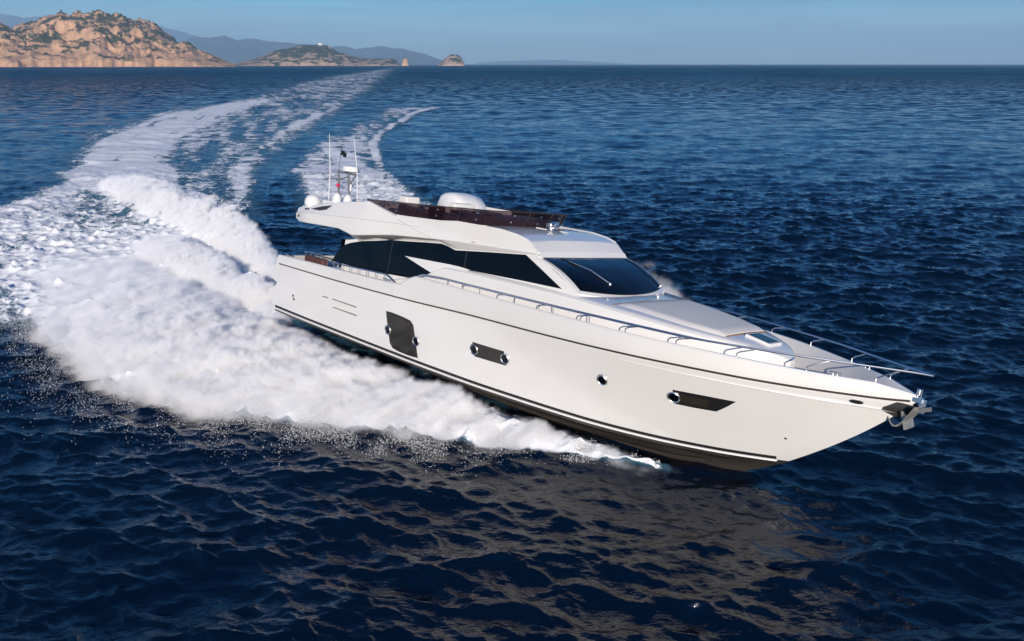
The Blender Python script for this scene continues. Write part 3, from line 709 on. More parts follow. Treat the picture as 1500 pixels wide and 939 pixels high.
for side in (-1, 1):
    sg = side_glass('side_window', GL, M_GLS, .004, .02, yacht, side)
    side_glass('window_divider', [(10.05, 3.43), (10.13, 3.43), (10.13, 3.98), (10.05, 3.97)], M_BLK, .0245, .003, sg, side)
    side_glass('window_divider', [(6.5, 2.64), (6.56, 2.64), (6.56, 3.77), (6.5, 3.76)], M_BLK, .0245, .003, sg, side)
    side_glass('side_wing', SP, M_GEL, .022, .05, yacht, side)
# windscreen: straight top edge, bowed foot
def ws_pt(u, v, off=0.0):              # u -1..1 across, v 0 top .. 1 bottom
    top = Vector((12.90 + .04 * (1 - u * u), 1.90 * u, 4.275)); bx = 14.50 + .42 * (1 - abs(u) ** 2.2)
    bot = Vector((bx, 1.90 * u, 3.60 - .09 * (1 - u * u)))
    p = top.lerp(bot, v); bulge = .10 * 4 * v * (1 - v); p += Vector((.4, 0, .9)).normalized() * (bulge + off); return p
def ws_sheet(name, u0, u1, v0, v1, off, th, mat, parent, nu=24, nv=10):
    rows = []
    for j in range(nv + 1):
        v = v0 + (v1 - v0) * j / nv; rows.append([ws_pt(u0 + (u1 - u0) * i / nu, v, off + th) for i in range(nu + 1)])
    back = [[ws_pt(u0 + (u1 - u0) * i / nu, v0 + (v1 - v0) * j / nv, off) for i in range(nu + 1)] for j in range(nv + 1)]
    mb = MB(); mb.loft(rows); mb.loft(back); mb.loft([rows[0], back[0]]); mb.loft([rows[-1], back[-1]])
    mb.loft([[r[0] for r in rows], [r[0] for r in back]]); mb.loft([[r[-1] for r in rows], [r[-1] for r in back]])
    return mb.build(name, mat, parent, angle=40)
ws_sheet('windscreen_frame', -1.05, 1.05, -.02, 1.05, -.06, .055, M_GEL, yacht)
wscr = ws_sheet('windscreen', -.985, .985, .0, .985, .0, .02, M_GLS, yacht)
for (ua, va, ub, vb) in ((-.35, .80, -.62, .22), (.94, .96, .93, .25)):      # wipers
    mb = MB(); mb.tube([ws_pt(ua, va, .05), ws_pt((ua + ub) / 2, (va + vb) / 2, .09), ws_pt(ub, vb, .05)], [.022, .016, .012], 6)
    mb.lathe(ws_pt(ua, va, .02), [(.045, 0), (.045, .05), (.02, .07)], 10)
    w_ = mb.build('wiper', M_STL, yacht)
    mb = MB(); mb.tube([ws_pt(ub - .03, vb - .12, .032), ws_pt(ub + .05, vb + .14, .032)], .011, 5); mb.build('blade', M_BLK, w_)

# flybridge body and roof
e_z = lambda x: np.interp(x, [1.35, 1.6, 2.9, 4.25, 5.52, 6.2, 6.95, 7.6, 9.1, 9.8, 11.5, 12.1, 12.56, 12.96], [4.18, 4.26, 4.50, 4.72, 4.90, 4.76, 4.62, 4.64, 4.71, 4.79, 4.80, 4.74, 4.63, 4.33])
e_y = pchip([1.35, 4, 6, 9, 11.5, 12.56, 12.96], [2.40, 2.42, 2.38, 2.30, 2.11, 2.0, 1.955])
b_y = pchip([1.35, 2.2, 5, 7, 9, 10.5, 12.96], [2.48, 2.60, 2.58, 2.44, 2.28, 2.14, 1.96])
b_z = lambda x: np.interp(x, [1.35, 1.6, 4.19, 4.6, 5.0, 5.5, 7, 9, 11, 12.96], [3.80, 3.72, 3.82, 3.76, 3.70, 3.78, 4.0, 4.16, 4.24, 4.315])
c_zz = lambda x: np.interp(x, [1.35, 3, 6, 8, 12.96], [4.02, 4.16, 4.34, 4.44, 4.325])
xs = sorted(set(list(np.linspace(1.35, 12.96, 70)) + [1.6, 4.25, 5.52, 6.95, 10.6, 10.72, 12.56]))
secs = []
for x in xs:
    yb = float(b_y(x)); zb = float(b_z(x)); ye = float(e_y(x)); ze = float(e_z(x)); zc = max(min(float(c_zz(x)), ze - .02), zb + .01)
    kf = float(sstep(10.6, 10.72, x)); ins = .16
    zs = min(zb, float(g_top(max(x, 3.2))) + .03) if x > 4.6 else zb + .04
    ysf = wy(zs) + .012 if x > 4.6 else yb - .25
    zfl = 4.28 + kf * (ze + .012 - 4.28); zmid = 4.28 + kf * (ze + .05 * min(1, (13.0 - x) / .4) - 4.28)
    secs.append([(x, 0, zs), (x, ysf * .9, zs), (x, ysf, zs), (x, yb - .02, zb), (x, yb, zb + .03), (x, yb + .015 if x < 9 else yb, zc - .02), (x, yb - .03, zc + .01) if x < 9 else (x, yb, zc), (x, ye, ze), (x, ye - .05, ze + .02 * (1 if x < 12.7 else .3)), (x, ye - ins, ze + .012), (x, ye - ins - .02, zfl), (x, 1.0, zmid), (x, 0, zmid + .003)])
fly = half_loft(secs, 'flybridge', M_GEL, angle=24)
mb = MB(); mb.box((5.95, 0, 4.30), (9.2, 4.3, .02)); mb.build('flybridge_floor', M_TEK, yacht, smooth=False)
# fold lines on the flybridge side
for side in (-1, 1):
    mb = MB()
    mb.tube([(x, side * (float(b_y(x)) - .006), float(c_zz(x)) - .0) for x in np.linspace(1.5, 7.4, 30)], .012, 5)
    P = [(9.45, 4.70), (9.0, 4.60), (8.6, 4.38), (8.35, 4.2)]
    mb.tube([(x, side * (float(b_y(x)) + .02 - .05 * (z - 4.2)), z) for x, z in [(7.25, 4.52), (7.6, 4.44), (8.3, 4.27), (8.75, 4.19)]], .012, 5)
    mb.build('panel_seam', M_DCK, yacht)
    # air intake in the aft coaming and its grab slots
    mb = MB()
    def cp(x, f):                      # a point on the sloping coaming face
        yb = float(b_y(x)) - .03; zc = float(c_zz(x)) + .01; ye = float(e_y(x)); ze = float(e_z(x)); return Vector((x, side * (yb + (ye - yb) * f + .012), zc + (ze - zc) * f))
    P = [cp(2.35, .50), cp(3.0, .72), cp(3.55, .78), cp(3.3, .42), cp(2.9, .30)]
    mb.add(P + [q + Vector((0, side * .015, .012)) for q in P], [(0, 1, 2, 3, 4), (5, 6, 7, 8, 9)] + [(i, (i + 1) % 5, 5 + (i + 1) % 5, 5 + i) for i in range(5)])
    mb.build('air_intake', M_RUB, yacht, smooth=False)
    for x in (1.98, 2.14): MB().box(cp(x, .52), (.09, .03, .07)).build('fairlead', M_RUB, yacht)
    MB().box(Vector((1.62, side * (float(b_y(1.62)) + .0), 3.92)), (.09, .05, .07)).build('stern_light', M_RUB, yacht)

# smoked screen round the flybridge
base = [(5.35, 2.30, 4.86), (5.9, 2.27, 4.80), (6.8, 2.22, 4.64), (7.6, 2.16, 4.66), (8.6, 2.08, 4.71), (9.5, 1.98, 4.78), (10.1, 1.82, 4.80), (10.42, 1.58, 4.80), (10.68, 1.0, 4.81), (10.80, .5, 4.82), (10.84, 0, 4.82)]
top = [(5.33, 2.31, 4.96), (6.1, 2.31, 5.00), (7.0, 2.30, 5.055), (7.9, 2.24, 5.10), (8.8, 2.16, 5.15), (9.7, 2.06, 5.21), (10.35, 1.92, 5.25), (10.70, 1.62, 5.27), (10.98, 1.0, 5.30), (11.10, .5, 5.31), (11.14, 0, 5.31)]
full = lambda L: [(x, -y, z) for x, y, z in L] + [(x, y, z) for x, y, z in reversed(L[:-1])]
Bf, Tf = full(base), full(top)
mb = MB(); inn = lambda p: (p[0] - .018, p[1] * .992, p[2])
mb.loft([Bf, Tf, [inn(p) for p in Tf], [inn(p) for p in Bf]], close=False)
scr = mb.build('flybridge_screen', M_ACR, yacht, angle=60)
MB().tube(Tf, .014, 6).build('top_trim', M_RUB, scr)
for i in range(1, len(Bf) - 1):
    b0, t0 = Vector(Bf[i]), Vector(Tf[i])
    if i % 2: MB().tube([b0, t0], .012, 5).build('screen_post', M_RUB, scr)
    else:
        for f_ in (.3, .75): MB().box(b0.lerp(t0, f_), (.05, .05, .04)).build('screen_bolt', M_STL, scr)
# coaming rail of white mould along the roof edge
for side in (-1, 1):
    MB().tube([(x, side * (float(e_y(x)) - .03), float(e_z(x)) + .018) for x in np.linspace(7.0, 12.5, 40)], .026, 6).build('roof_moulding', M_GEL, yacht)
# flybridge furniture
def rbox(name, c, d, mat, parent, r=.05, seg=3, rz=0):
    me = bpy.data.meshes.new(name); bm = bmesh.new(); bmesh.ops.create_cube(bm, size=1); bmesh.ops.scale(bm, verts=bm.verts, vec=d)
    bmesh.ops.bevel(bm, geom=bm.edges[:], offset=min(r, min(d) * .45), segments=seg, affect='EDGES', profile=.6)
    bmesh.ops.rotate(bm, verts=bm.verts, matrix=Matrix.Rotation(rz, 3, 'Z')); bmesh.ops.translate(bm, verts=bm.verts, vec=c); bm.to_mesh(me); bm.free(); me.shade_smooth(); me.set_sharp_from_angle(angle=R(40)); me.materials.append(mat)
    o = bpy.data.objects.new(name, me); col.objects.link(o); o.parent = parent; return o
rbox('sofa', (6.6, 1.55, 4.55), (2.6, .6, .5), M_INT, yacht); rbox('sofa_back', (6.6, 1.9, 4.85), (2.6, .16, .42), M_INT, yacht)
rbox('sofa', (5.0, .2, 4.55), (.6, 2.2, .5), M_INT, yacht); rbox('table', (6.6, .6, 4.80), (1.3, .8, .05), M_TEK, yacht)
s1_ = rbox('bench_seat', (7.15, -1.70, 4.62), (.95, .55, .6), M_INT, yacht); rbox('seat_back', (6.75, -1.68, 4.99), (.42, .56, .50), M_INT, s1_)
s2_ = rbox('bench_seat', (8.3, -1.5, 4.6), (.7, .6, .55), M_BRN, yacht); rbox('seat_back', (7.95, -1.5, 4.9), (.14, .6, .4), M_BRN, s2_)
s3_ = rbox('helm_seat', (8.9, -1.3, 4.62), (.6, 1.0, .5), M_INT, yacht); rbox('seat_back', (8.72, -1.15, 5.16), (.30, .85, .22), M_INT, s3_)
rbox('bar_unit', (9.9, -1.05, 4.70), (.8, 1.1, .75), M_WHT, yacht, r=.08); rbox('sun_pad_aft', (9.7, .6, 4.75), (1.3, 1.7, .55), M_INT, yacht)
rbox('cool_box', (9.25, -1.45, 5.10), (.55, .35, .16), M_WHT, yacht)
rbox('dash_top', (9.95, -1.25, 5.14), (.9, .5, .07), M_WHT, yacht)
# helm pod: tall rounded white cover
mb = MB(); rows = []
prof = [(7.28, 4.5), (7.30, 5.20), (7.42, 5.44), (7.62, 5.53), (7.95, 5.55), (8.25, 5.47), (8.46, 5.30), (8.60, 5.10), (8.66, 4.5)]
for y, s_ in ((-1.02, .86), (-.95, .96), (-.7, 1), (-.3, 1), (.1, .96), (.2, .86)):
    rows.append([(7.95 + (x - 7.95) * s_, y, 4.5 + (z - 4.5) * s_) for x, z in prof])
mb.loft(rows, close=True, cap=True); mb.build('helm_pod', M_WHT, yacht, angle=50)

# radar mast, domes and aerials
mast = MB()
mast.tube([(2.0, -1.0, 4.3), (1.72, -1.0, 4.9), (1.62, -1.0, 5.62)], [.05, .045, .04], 8)
mast.tube([(2.45, -1.0, 4.3), (2.38, -1.0, 5.0), (2.25, -1.0, 5.60)], [.055, .05, .045], 8)
mast.tube([(1.55, -1.0, 5.62), (2.75, -1.0, 5.60)], .035, 8)
mast.tube([(2.74, -1.0, 5.60), (2.42, -1.0, 5.25)], .028, 8); mast.tube([(1.66, -1.0, 5.30), (2.28, -1.0, 5.5)], .025, 6)
mast = mast.build('radar_mast', M_GRY, yacht)
MB().lathe((2.40, -1.0, 5.66), [(.20, 0), (.31, .03), (.33, .12), (.30, .20), (.16, .25), (.02, .26)], 28).build('radar_dome', M_WHT, mast)
MB().tube([(1.62, -1.0, 5.62), (1.66, -1.0, 6.22)], .018, 6).build('light_pole', M_STL, mast)
mb = MB(); mb.box((1.78, -1.0, 6.32), (.12, .10, .14)); mb.box((1.93, -1.0, 6.25), (.07, .10, .17)); mb.tube([(1.66, -1.0, 6.22), (1.72, -1.0, 6.42), (1.70, -1.0, 6.50)], .014, 6); mb.tube([(1.62, -1.0, 6.24), (1.98, -1.0, 6.22)], .016, 6)
mb.build('camera_light', M_BLK, mast)
MB().lathe((1.70, -1.04, 5.12), [(.02, -.07), (.055, -.05), (.06, .05), (.02, .07)], 12).build('red_lamp', M_RED, mast)
MB().lathe((2.52, -1.04, 5.12), [(.02, -.14), (.035, -.1), (.035, .1), (.02, .12)], 10).build('horn', M_WHT, mast)
def dome(c, r, h, name='satellite_dome'):
    pr = [(r * .78, 0), (r * .95, h * .18), (r, h * .38), (r * .93, h * .62), (r * .74, h * .82), (r * .42, h * .95), (r * .02, h)]
    return MB().lathe(c, pr, 28).build(name, M_WHT, yacht)
dome((1.95, -2.22, 4.28), .29, .46); dome((2.75, -1.75, 4.42), .17, .50); dome((3.35, -1.7, 4.45), .17, .48)
rbox('mast_base', (2.6, -1.2, 4.45), (1.5, 1.2, .3), M_WHT, yacht, r=.1)
MB().tube([(1.34, -1.15, 4.4), (1.28, -1.15, 5.6), (1.05, -1.15, 6.95)], [.020, .016, .007], 6).build('whip_aerial', M_WHT, yacht)
MB().tube([(3.15, -1.15, 4.6), (3.02, -1.15, 5.6), (2.62, -1.15, 6.92)], [.020, .016, .007], 6).build('whip_aerial', M_WHT, yacht)
# searchlight on the roof
mb = MB(); c = Vector((11.55, -.05, 4.84)); mb.lathe(c, [(.12, 0), (.09, .04), (.07, .12)], 14)
mb.lathe(c + Vector((.12, 0, .18)), [(.04, -.16), (.10, -.10), (.115, .12), (.10, .13)], 16, rot=Matrix.Rotation(R(90), 3, 'Y')); mb.box(c + Vector((0, .0, .16)), (.16, .26, .12)); mb.build('searchlight', M_STL, yacht)
MB().box((11.2, .0, 4.855), (.5, .1, .03)).build('roof_fitting', M_WHT, yacht); MB().box((11.75, .35, 4.84), (.3, .05, .02)).build('roof_fitting', M_WHT, yacht)

# sun pad, hatch and foredeck
def top_z(x, y):
    cy = float(c_y(x)); cz = float(c_z(x)); zt = cz + .055; yi = max(cy - .14, cy * .8)
    a = abs(y)
    return float(np.interp(a, [0, yi * .6, yi], [zt + .012, zt, cz + .035]))
pad = []
for i, x in enumerate(np.linspace(15.6, 18.42, 18)):
    hw = float(np.interp(x, [15.6, 16.6, 17.5, 18.42], [1.62, 1.52, 1.36, 1.02])); e = .07 if 0 < i < 17 else .03
    pad.append([(x, hw * k, top_z(x, hw * k) + (e if abs(k) < .97 else .0)) for k in np.linspace(-1, 1, 21)])
mb = MB(); mb.loft(pad); mb.F.append(tuple(range(21))); mb.F.append(tuple(len(mb.V) - 21 + i for i in range(21)))
padrow = [r for r in pad]; mb.loft([[(p[0], p[1], p[2] - .08) for p in r] for r in pad])
mb.build('sun_pad', M_PAD, yacht, angle=50)
mb = MB(); mb.tube([(15.53, y, top_z(15.53, y) + .012) for y in np.linspace(-1.75, 1.75, 20)], .014, 5); mb.tube([(18.46, y, top_z(18.46, y) + .012) for y in np.linspace(-.98, .98, 12)], .016, 5)
mb.build('pad_trim', M_TEK, yacht)
mb = MB(); mb.box((18.93, 0, 3.20), (.68, .62, .07), ry=R(9)); h_ = mb.build('deck_hatch', M_WHT, yacht, smooth=False)
MB().box((18.93, 0, 3.225), (.56, .50, .04), ry=R(9)).build('hatch_glass', M_GLS, h_, smooth=False)
# windlass, cleats
mb = MB(); mb.lathe((20.5, 0, 2.38), [(.16, 0), (.16, .1), (.10, .14), (.10, .22), (.15, .26), (.02, .28)], 18); mb.build('windlass', M_STL, yacht)
def cleat(x, side, y=None, z=None):
    y = (float(f_b(x)) - .07) if y is None else y; z = float(f_gz(x)) + .04 if z is None else z
    mb = MB(); mb.tube([(x - .13, side * y, z + .06), (x + .13, side * y, z + .06)], .016, 6)
    for d in (-.05, .05): mb.tube([(x + d, side * y, z - .02), (x + d, side * y, z + .06)], .014, 6)
    mb.build('cleat', M_STL, yacht)
for side in (-1, 1):
    for x in (1.1, 7.3, 21.2): cleat(x, side)
# cockpit
rbox('cockpit_sofa', (1.5, 0, 1.85), (.7, 3.4, .6), M_INT, yacht); rbox('cockpit_table', (2.4, 0, 2.2), (.7, 1.6, .06), M_TEK, yacht)
rbox('cockpit_side', (2.6, -2.3, 2.12), (1.2, .25, .9), M_BRN, yacht); rbox('cockpit_side', (2.6, 2.3, 2.12), (1.2, .25, .9), M_BRN, yacht)
mb = MB(); mb.box((3.32, 0, 2.6), (.05, 3.6, 1.5)); mb.build('cockpit_door', M_GLS, yacht, smooth=False)
mb = MB()
mb.tube([(1.9, -2.35, 2.66), (3.0, -2.35, 2.70)], .03, 6)
for x in (1.95, 2.3, 2.65, 2.95): mb.tube([(x, -2.35, 2.4), (x, -2.35, 2.68)], .014, 5)
mb.build('cockpit_rail', M_STL, yacht)
mb = MB()
for side in (-1, 1):
    mb.tube([(3.45, side * 2.42, 2.40), (3.5, side * 2.42, 2.56), (6.9, side * 2.46, 2.72), (7.35, side * 2.46, 2.55)], .022, 6)
    for x in np.linspace(3.9, 6.8, 7): mb.tube([(x, side * 2.44, 2.0), (x, side * 2.44, 2.56 + (x - 3.5) * .047)], .012, 5)
mb.build('side_deck_rail', M_STL, yacht)
for side in (-1, 1): MB().box((5.5, side * 2.30, 2.34), (3.9, .16, .08)).build('side_deck_step', M_WHT, yacht, smooth=False)

# guard rails
r_z = lambda x: np.interp(x, [8.87, 9.1, 10, 12, 15.9, 17.3, 18.5, 19.7, 21.4, 22.6, 22.9], [2.99, 3.10, 3.16, 3.19, 3.25, 3.255, 3.245, 3.27, 3.30, 3.33, 3.33])
r_y = pchip([8.87, 12, 15, 15.9, 17.3, 18.5, 19.7, 20.4, 21.4, 22.2, 22.75, 22.93], [2.80, 2.80, 2.74, 2.68, 2.50, 2.20, 1.72, 1.40, .82, .38, .10, .03])
xr = np.concatenate([np.linspace(8.87, 22.75, 90), [22.86, 22.93]])
for side in (-1, 1):
    gr = MB().tube([(x, side * float(r_y(x)), float(r_z(x))) for x in xr], .023, 8).build('guard_rail', M_STL, yacht)
    for xb in (10.9, 12.35, 13.9, 15.3, 16.65, 17.95, 19.30, 20.68, 21.92):
        mb = MB(); y0 = float(f_b(xb)) - .07; z0 = float(f_gz(xb)); xt = xb + .42
        mb.tube([(xb, side * y0, z0), (xb + .0, side * (y0 + .0), z0 + .12), (xb + .07, side * (y0 * .7 + .3 * float(r_y(xb + .1))), z0 + .17), (xt, side * float(r_y(xt)), float(r_z(xt)))], .016, 6)
        mb.build('stanchion', M_STL, gr)
    gr2 = MB().tube([(x, side * (float(f_b(x)) - .30), float(r_z(x)) - .055) for x in np.linspace(9.2, 15.5, 40)], .016, 6).build('hand_rail', M_STL, yacht)
    for xb in (10, 11.4, 12.8, 14.2, 15.4):
        MB().tube([(xb, side * (float(f_b(xb)) - .30), 2.35), (xb, side * (float(f_b(xb)) - .30), float(r_z(xb)) - .055)], .012, 5).build('stanchion', M_STL, gr2)

# bow roller and anchor
mb = MB(); mb.box((22.62, 0, 2.74), (.42, .16, .10)); mb.box((22.84, 0, 2.62), (.14, .05, .30)); mb.lathe((22.74, -.06, 2.86), [(.02, 0), (.05, .0), (.05, .12), (.02, .12)], 12)
mb.tube([(22.72, -.05, 2.8), (22.72, -.05, 2.96), (22.76, .05, 2.96), (22.76, .05, 2.8)], .014, 6)
mb.build('bow_roller', M_STL, yacht)
def plate(outl, y0, y1, mat, name, parent):
    n = len(outl); V = [(x, y0, z) for x, z in outl] + [(x, y1, z) for x, z in outl]
    return mesh_obj(name, V, [tuple(range(n)), tuple(range(n, 2 * n))] + [(i, (i + 1) % n, n + (i + 1) % n, n + i) for i in range(n)], mat, parent, smooth=False)
anc = MB()
anc.tube([(22.05, -.02, 2.28), (22.5, -.02, 2.42), (22.92, -.02, 2.58)], [.05, .055, .05], 8)      # shank in the roller
anc.box((22.78, 0, 2.52), (.5, .16, .09), ry=R(-20))
anc = anc.build('anchor', M_GRY, yacht)
rowsA = []
for t_ in np.linspace(0, 1, 7):      # flukes: two curved blades
    rowsA.append(t_)
for s_, nm in ((-1, 'fluke'), (1, 'fluke')):
    mb = MB(); rows = []
    for t_ in np.linspace(0, 1, 8):
        x = 22.80 - .60 * t_; z = 2.56 - .62 * math.sin(t_ * 2.2) * 1.0 + .12 * t_; wd_ = .30 * (1 - t_ ** 1.6) + .03
        rows.append([(x, s_ * .03, z), (x, s_ * (.05 + wd_), z + .04), (x, s_ * (.05 + wd_), z + .075), (x, s_ * .03, z + .04)])
    mb.loft(rows, close=True, cap=True); mb.build(nm, M_ANC, anc, angle=50)
MB().box((22.60, 0, 2.26), (.40, .50, .05), ry=R(70)).build('crown_plate', M_ANC, anc)
mb = MB()     # dark recess plate under the roller
for s_ in (-1, 1):
    P = [Vector((21.95, s_ * .25, 2.40)), Vector((22.30, s_ * .18, 2.62)), Vector((22.80, s_ * .08, 2.60)), Vector((22.45, s_ * .02, 2.24))]
    mb.add(P + [q + Vector((0, s_ * .03, -.01)) for q in P], [(0, 1, 2, 3), (4, 5, 6, 7), (0, 1, 5, 4), (1, 2, 6, 5), (2, 3, 7, 6), (3, 0, 4, 7)])
mb.build('anchor_pocket', M_RUB, yacht, smooth=False)

# ================================================================== SPRAY
def spray_cloud(name, ridges, bounds, vox, dens, mat, label, height_scale=1.0, edge=.35, seed=0.0):
    x0_, y0_, x1_, y1_, ztop = bounds; nx = int((x1_ - x0_) / .25) + 1; ny = int((y1_ - y0_) / .25) + 1
    X, Y = np.meshgrid(np.linspace(x0_, x1_, nx), np.linspace(y0_, y1_, ny), indexing='ij')
    H = np.zeros(X.shape); Dn = np.zeros(X.shape)
    for rg in ridges:
        d, v = polyline_dist(rg, X, Y); q = np.clip(1 - (d / (v[..., 0] * 1.35)) ** 2, 0, 1) ** .8
        Hn = v[..., 1] * q * height_scale; m_ = Hn > H; Dn = np.where(m_, v[..., 2] * sstep(0, .5, q), Dn); H = np.maximum(H, Hn)
    o = grid_mesh(name, X, Y, 0 * X, None, False, mat, {'h': H, 'd': Dn})
    ng = bpy.data.node_groups.new(name, 'GeometryNodeTree')
    ng.interface.new_socket('Geometry', in_out='INPUT', socket_type='NodeSocketGeometry'); ng.interface.new_socket('Geometry', in_out='OUTPUT', socket_type='NodeSocketGeometry')
    N = ng.nodes; Lk = ng.links; gi = N.new('NodeGroupInput'); go = N.new('NodeGroupOutput')
    pos = N.new('GeometryNodeInputPosition'); sep = N.new('ShaderNodeSeparateXYZ'); Lk.new(pos.outputs[0], sep.inputs[0])
    cmb = N.new('ShaderNodeCombineXYZ'); Lk.new(sep.outputs[0], cmb.inputs[0]); Lk.new(sep.outputs[1], cmb.inputs[1])
    def samp(attr):
        na = N.new('GeometryNodeInputNamedAttribute'); na.data_type = 'FLOAT'; na.inputs['Name'].default_value = attr
        s_ = N.new('GeometryNodeSampleNearestSurface'); s_.data_type = 'FLOAT'
        Lk.new(gi.outputs[0], s_.inputs['Mesh']); Lk.new(na.outputs[0], s_.inputs['Value']); Lk.new(cmb.outputs[0], s_.inputs['Sample Position']); return s_.outputs[0]
    def mth(op, *a):
        n = N.new('ShaderNodeMath'); n.operation = op
        for i, v in enumerate(a):
            if isinstance(v, (int, float)): n.inputs[i].default_value = v
            else: Lk.new(v, n.inputs[i])
        return n.outputs[0]
    rt = N.new('ShaderNodeVectorRotate'); rt.rotation_type = 'Z_AXIS'; rt.inputs['Angle'].default_value = R(45); Lk.new(pos.outputs[0], rt.inputs['Vector'])
    stv = N.new('ShaderNodeVectorMath'); stv.operation = 'MULTIPLY'; stv.inputs[1].default_value = (1.0, .42, 1.1); Lk.new(rt.outputs[0], stv.inputs[0])
    def noise(scale, det, rough=.55):
        n = N.new('ShaderNodeTexNoise'); n.inputs['Scale'].default_value = scale; n.inputs['Detail'].default_value = det; n.inputs['Roughness'].default_value = rough
        ad = N.new('ShaderNodeVectorMath'); ad.inputs[1].default_value = (seed, seed * 2, 0); Lk.new(stv.outputs[0], ad.inputs[0]); n.inputs['Distortion'].default_value = .7; Lk.new(ad.outputs[0], n.inputs['Vector']); return n.outputs[0]
    h = samp('h'); d = samp('d')
    n1 = noise(.6, 2); n2 = noise(2.4, 7, .70)
    nn = mth('ADD', mth('MULTIPLY', n1, .5), mth('MULTIPLY', n2, .5))
    he = mth('MULTIPLY', h, mth('MULTIPLY_ADD', nn, 3.6, -.85))
    up = mth('DIVIDE', mth('SUBTRACT', he, sep.outputs[2]), edge)
    sm = N.new('ShaderNodeMapRange'); sm.interpolation_type = 'SMOOTHSTEP'; Lk.new(up, sm.inputs[0])
    body = mth('MULTIPLY', sm.outputs[0], mth('MULTIPLY_ADD', n2, 3.6, -1.1))
    dd = mth('MAXIMUM', mth('MULTIPLY', mth('MULTIPLY', body, d), dens), 0.0)
    vc = N.new('GeometryNodeVolumeCube'); Lk.new(dd, vc.inputs['Density'])
    vc.inputs['Min'].default_value = (x0_, y0_, -.25); vc.inputs['Max'].default_value = (x1_, y1_, ztop)
    vc.inputs['Resolution X'].default_value = int((x1_ - x0_) / vox); vc.inputs['Resolution Y'].default_value = int((y1_ - y0_) / vox); vc.inputs['Resolution Z'].default_value = int((ztop + .25) / vox)
    sm_ = N.new('GeometryNodeSetMaterial'); sm_.inputs['Material'].default_value = mat
    Lk.new(vc.outputs[0], sm_.inputs[0]); Lk.new(sm_.outputs[0], go.inputs[0])
    md = o.modifiers.new('spray', 'NODES'); md.node_group = ng
    return tag(o, label, 'spray', kind='stuff')
M_SPR = bpy.data.materials.new('spray_mist'); M_SPR.use_nodes = True; t = M_SPR.node_tree; t.nodes.remove(t.nodes['Principled BSDF'])
pv = t.nodes.new('ShaderNodeVolumePrincipled'); pv.inputs['Color'].default_value = (.99, .99, .992, 1); pv.inputs['Density'].default_value = 1.0; pv.inputs['Anisotropy'].default_value = -.25
t.links.new(pv.outputs[0], t.nodes['Material Output'].inputs['Volume'])
S1 = [[(3.85, 19.4, .14, .14, 1.5), (2.6, 20.1, .34, .38, 1.4), (.8, 21.0, .65, .55, 1.2), (-1.2, 22.1, 1.0, .8, 1), (-3.2, 23.4, 1.4, 1.0, 1), (-5.5, 24.6, 1.9, 1.05, .9), (-8, 26.0, 2.5, 1.15, .75), (-10.9, 28.3, 3.0, 1.2, .55), (-14.6, 32.4, 3.2, 1.1, .32), (-18.7, 38.6, 3.0, .8, .15), (-22.2, 42.8, 2.6, .55, .08)],
      [(-9.4, 32.5, .5, .6, .9), (-10.4, 34.5, .8, .9, .9), (-12.8, 37.3, 1.0, 1.1, .8), (-15.8, 41.3, 1.4, 1.2, .6), (-19.3, 46.2, 1.6, .9, .3)],
      [(-10.2, 31.9, .5, .75, .8), (-9.6, 31.1, .5, .8, .8), (-6.9, 28.2, .6, .75, .7), (-4.2, 25.4, .5, .6, .6), (-2.2, 23.5, .35, .45, .5)]]
S2 = [[(-9.0, 36.4, .35, .6, 1), (-10.6, 38.6, .5, .8, 1), (-12.0, 40.8, .6, 1.0, 1), (-12.9, 42.4, .9, 1.5, 1), (-15.3, 47.1, 1.2, 1.6, 1), (-19.1, 52.6, 1.5, 1.6, .9), (-24.3, 59.5, 1.8, 1.5, .7), (-31.8, 71.2, 2.2, 1.1, .35)]]
S3 = [[(3.8, 37.4, .8, .9, .3), (5.2, 36.2, .9, 1.6, .5), (6.4, 35.0, .8, 1.45, .5), (7.2, 33.6, .5, .5, .3)]]
spray_cloud('spray_plume', S1, (-25, 18.5, 5, 50, 2.6), .10, 14, M_SPR, 'thick white plume of spray thrown along the near side of the hull')
spray_cloud('stern_spray', S2, (-36, 35, -8, 76, 2.6), .15, 9, M_SPR, 'white rooster tail of spray behind the far side of the stern', seed=13.0)
spray_cloud('far_side_spray', S3, (1, 27, 11.5, 40, 2.6), .12, 1.6, M_SPR, 'faint puff of spray beyond the windscreen', seed=31.0)

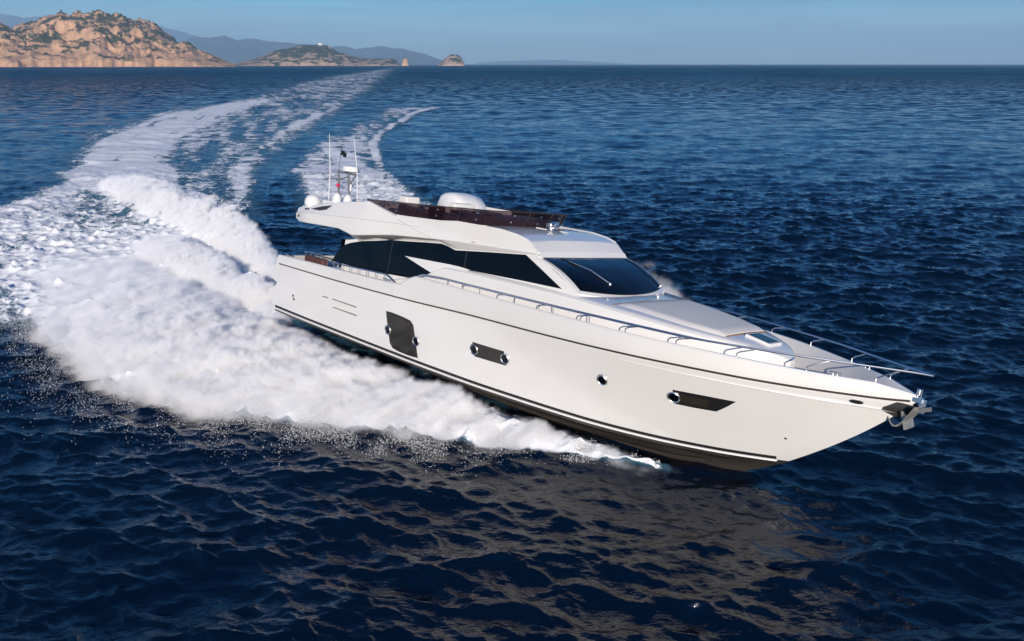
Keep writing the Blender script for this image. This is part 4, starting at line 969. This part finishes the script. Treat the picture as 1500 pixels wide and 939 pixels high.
# flying drops along the lower edge of the plume
def drops(name, n, label):
    edge = np.array([(3.75, 19.5, .06, .10), (1.8, 20.2, .35, .25), (0, 20.9, .6, .4), (-1.9, 21.6, .9, .5), (-5, 22.4, 1.1, .55), (-7.6, 23.5, 1.2, .55), (-10.7, 24.6, 1.2, .6), (-13.7, 26.6, 1.2, .6), (-16.9, 30.6, 1.4, .6), (-21, 32, 1.4, .5)])
    r = np.random.RandomState(5); oct_ = np.array([(1, 0, 0), (-1, 0, 0), (0, 1, 0), (0, -1, 0), (0, 0, 1), (0, 0, -1)], float)
    tri = np.array([(0, 2, 4), (2, 1, 4), (1, 3, 4), (3, 0, 4), (2, 0, 5), (1, 2, 5), (3, 1, 5), (0, 3, 5)])
    u = r.rand(n) ** 1.25 * (len(edge) - 1); i = np.minimum(u.astype(int), len(edge) - 2); f_ = (u - i)[:, None]
    e = edge[i] * (1 - f_) + edge[i + 1] * f_
    off = np.abs(r.randn(n)) * .75 - .35; dirn = np.array([-.5, -.86])
    cx = e[:, 0] - .5 * -off * e[:, 2] * 1.3 * -1 + r.randn(n) * .25 * e[:, 2]; cy = e[:, 1] - off * e[:, 2] * 1.3 + .25 + r.randn(n) * .15 * e[:, 2]
    cz = np.abs(r.randn(n)) * e[:, 3] * .55 + .04
    cz = cz * np.clip(1.1 - .5 * off, .2, 1.6)
    s_ = np.exp(r.randn(n) * .7) * .0044 
    s_ = np.minimum(s_, .0105)
    keep = fbm(cx / .5, cy / .5, 3, 61) > .40 + .25 * r.rand(n)
    cx, cy, cz, s_ = cx[keep], cy[keep], cz[keep], s_[keep]; n = len(cx)
    V = (np.stack([cx, cy, cz], 1)[:, None, :] + oct_[None] * s_[:, None, None] * (1 + .5 * r.rand(n, 6, 1))).reshape(-1, 3)
    F = (tri[None] + (np.arange(n) * 6)[:, None, None]).reshape(-1, 3)
    me = bpy.data.meshes.new(name); me.vertices.add(len(V)); me.vertices.foreach_set('co', V.astype(np.float32).ravel())
    me.loops.add(F.size); me.loops.foreach_set('vertex_index', F.astype(np.int32).ravel()); me.polygons.add(len(F)); me.polygons.foreach_set('loop_start', np.arange(0, F.size, 3, dtype=np.int32)); me.update(calc_edges=True)
    me.materials.append(M_DROP); o = bpy.data.objects.new(name, me); col.objects.link(o); return tag(o, label, 'spray drops', kind='stuff')
M_DROP = pmat('water_drops', (.85, .85, .84), .3)
drops('spray_drops', 220000, 'glittering drops scattered along the lower edge of the white plume')
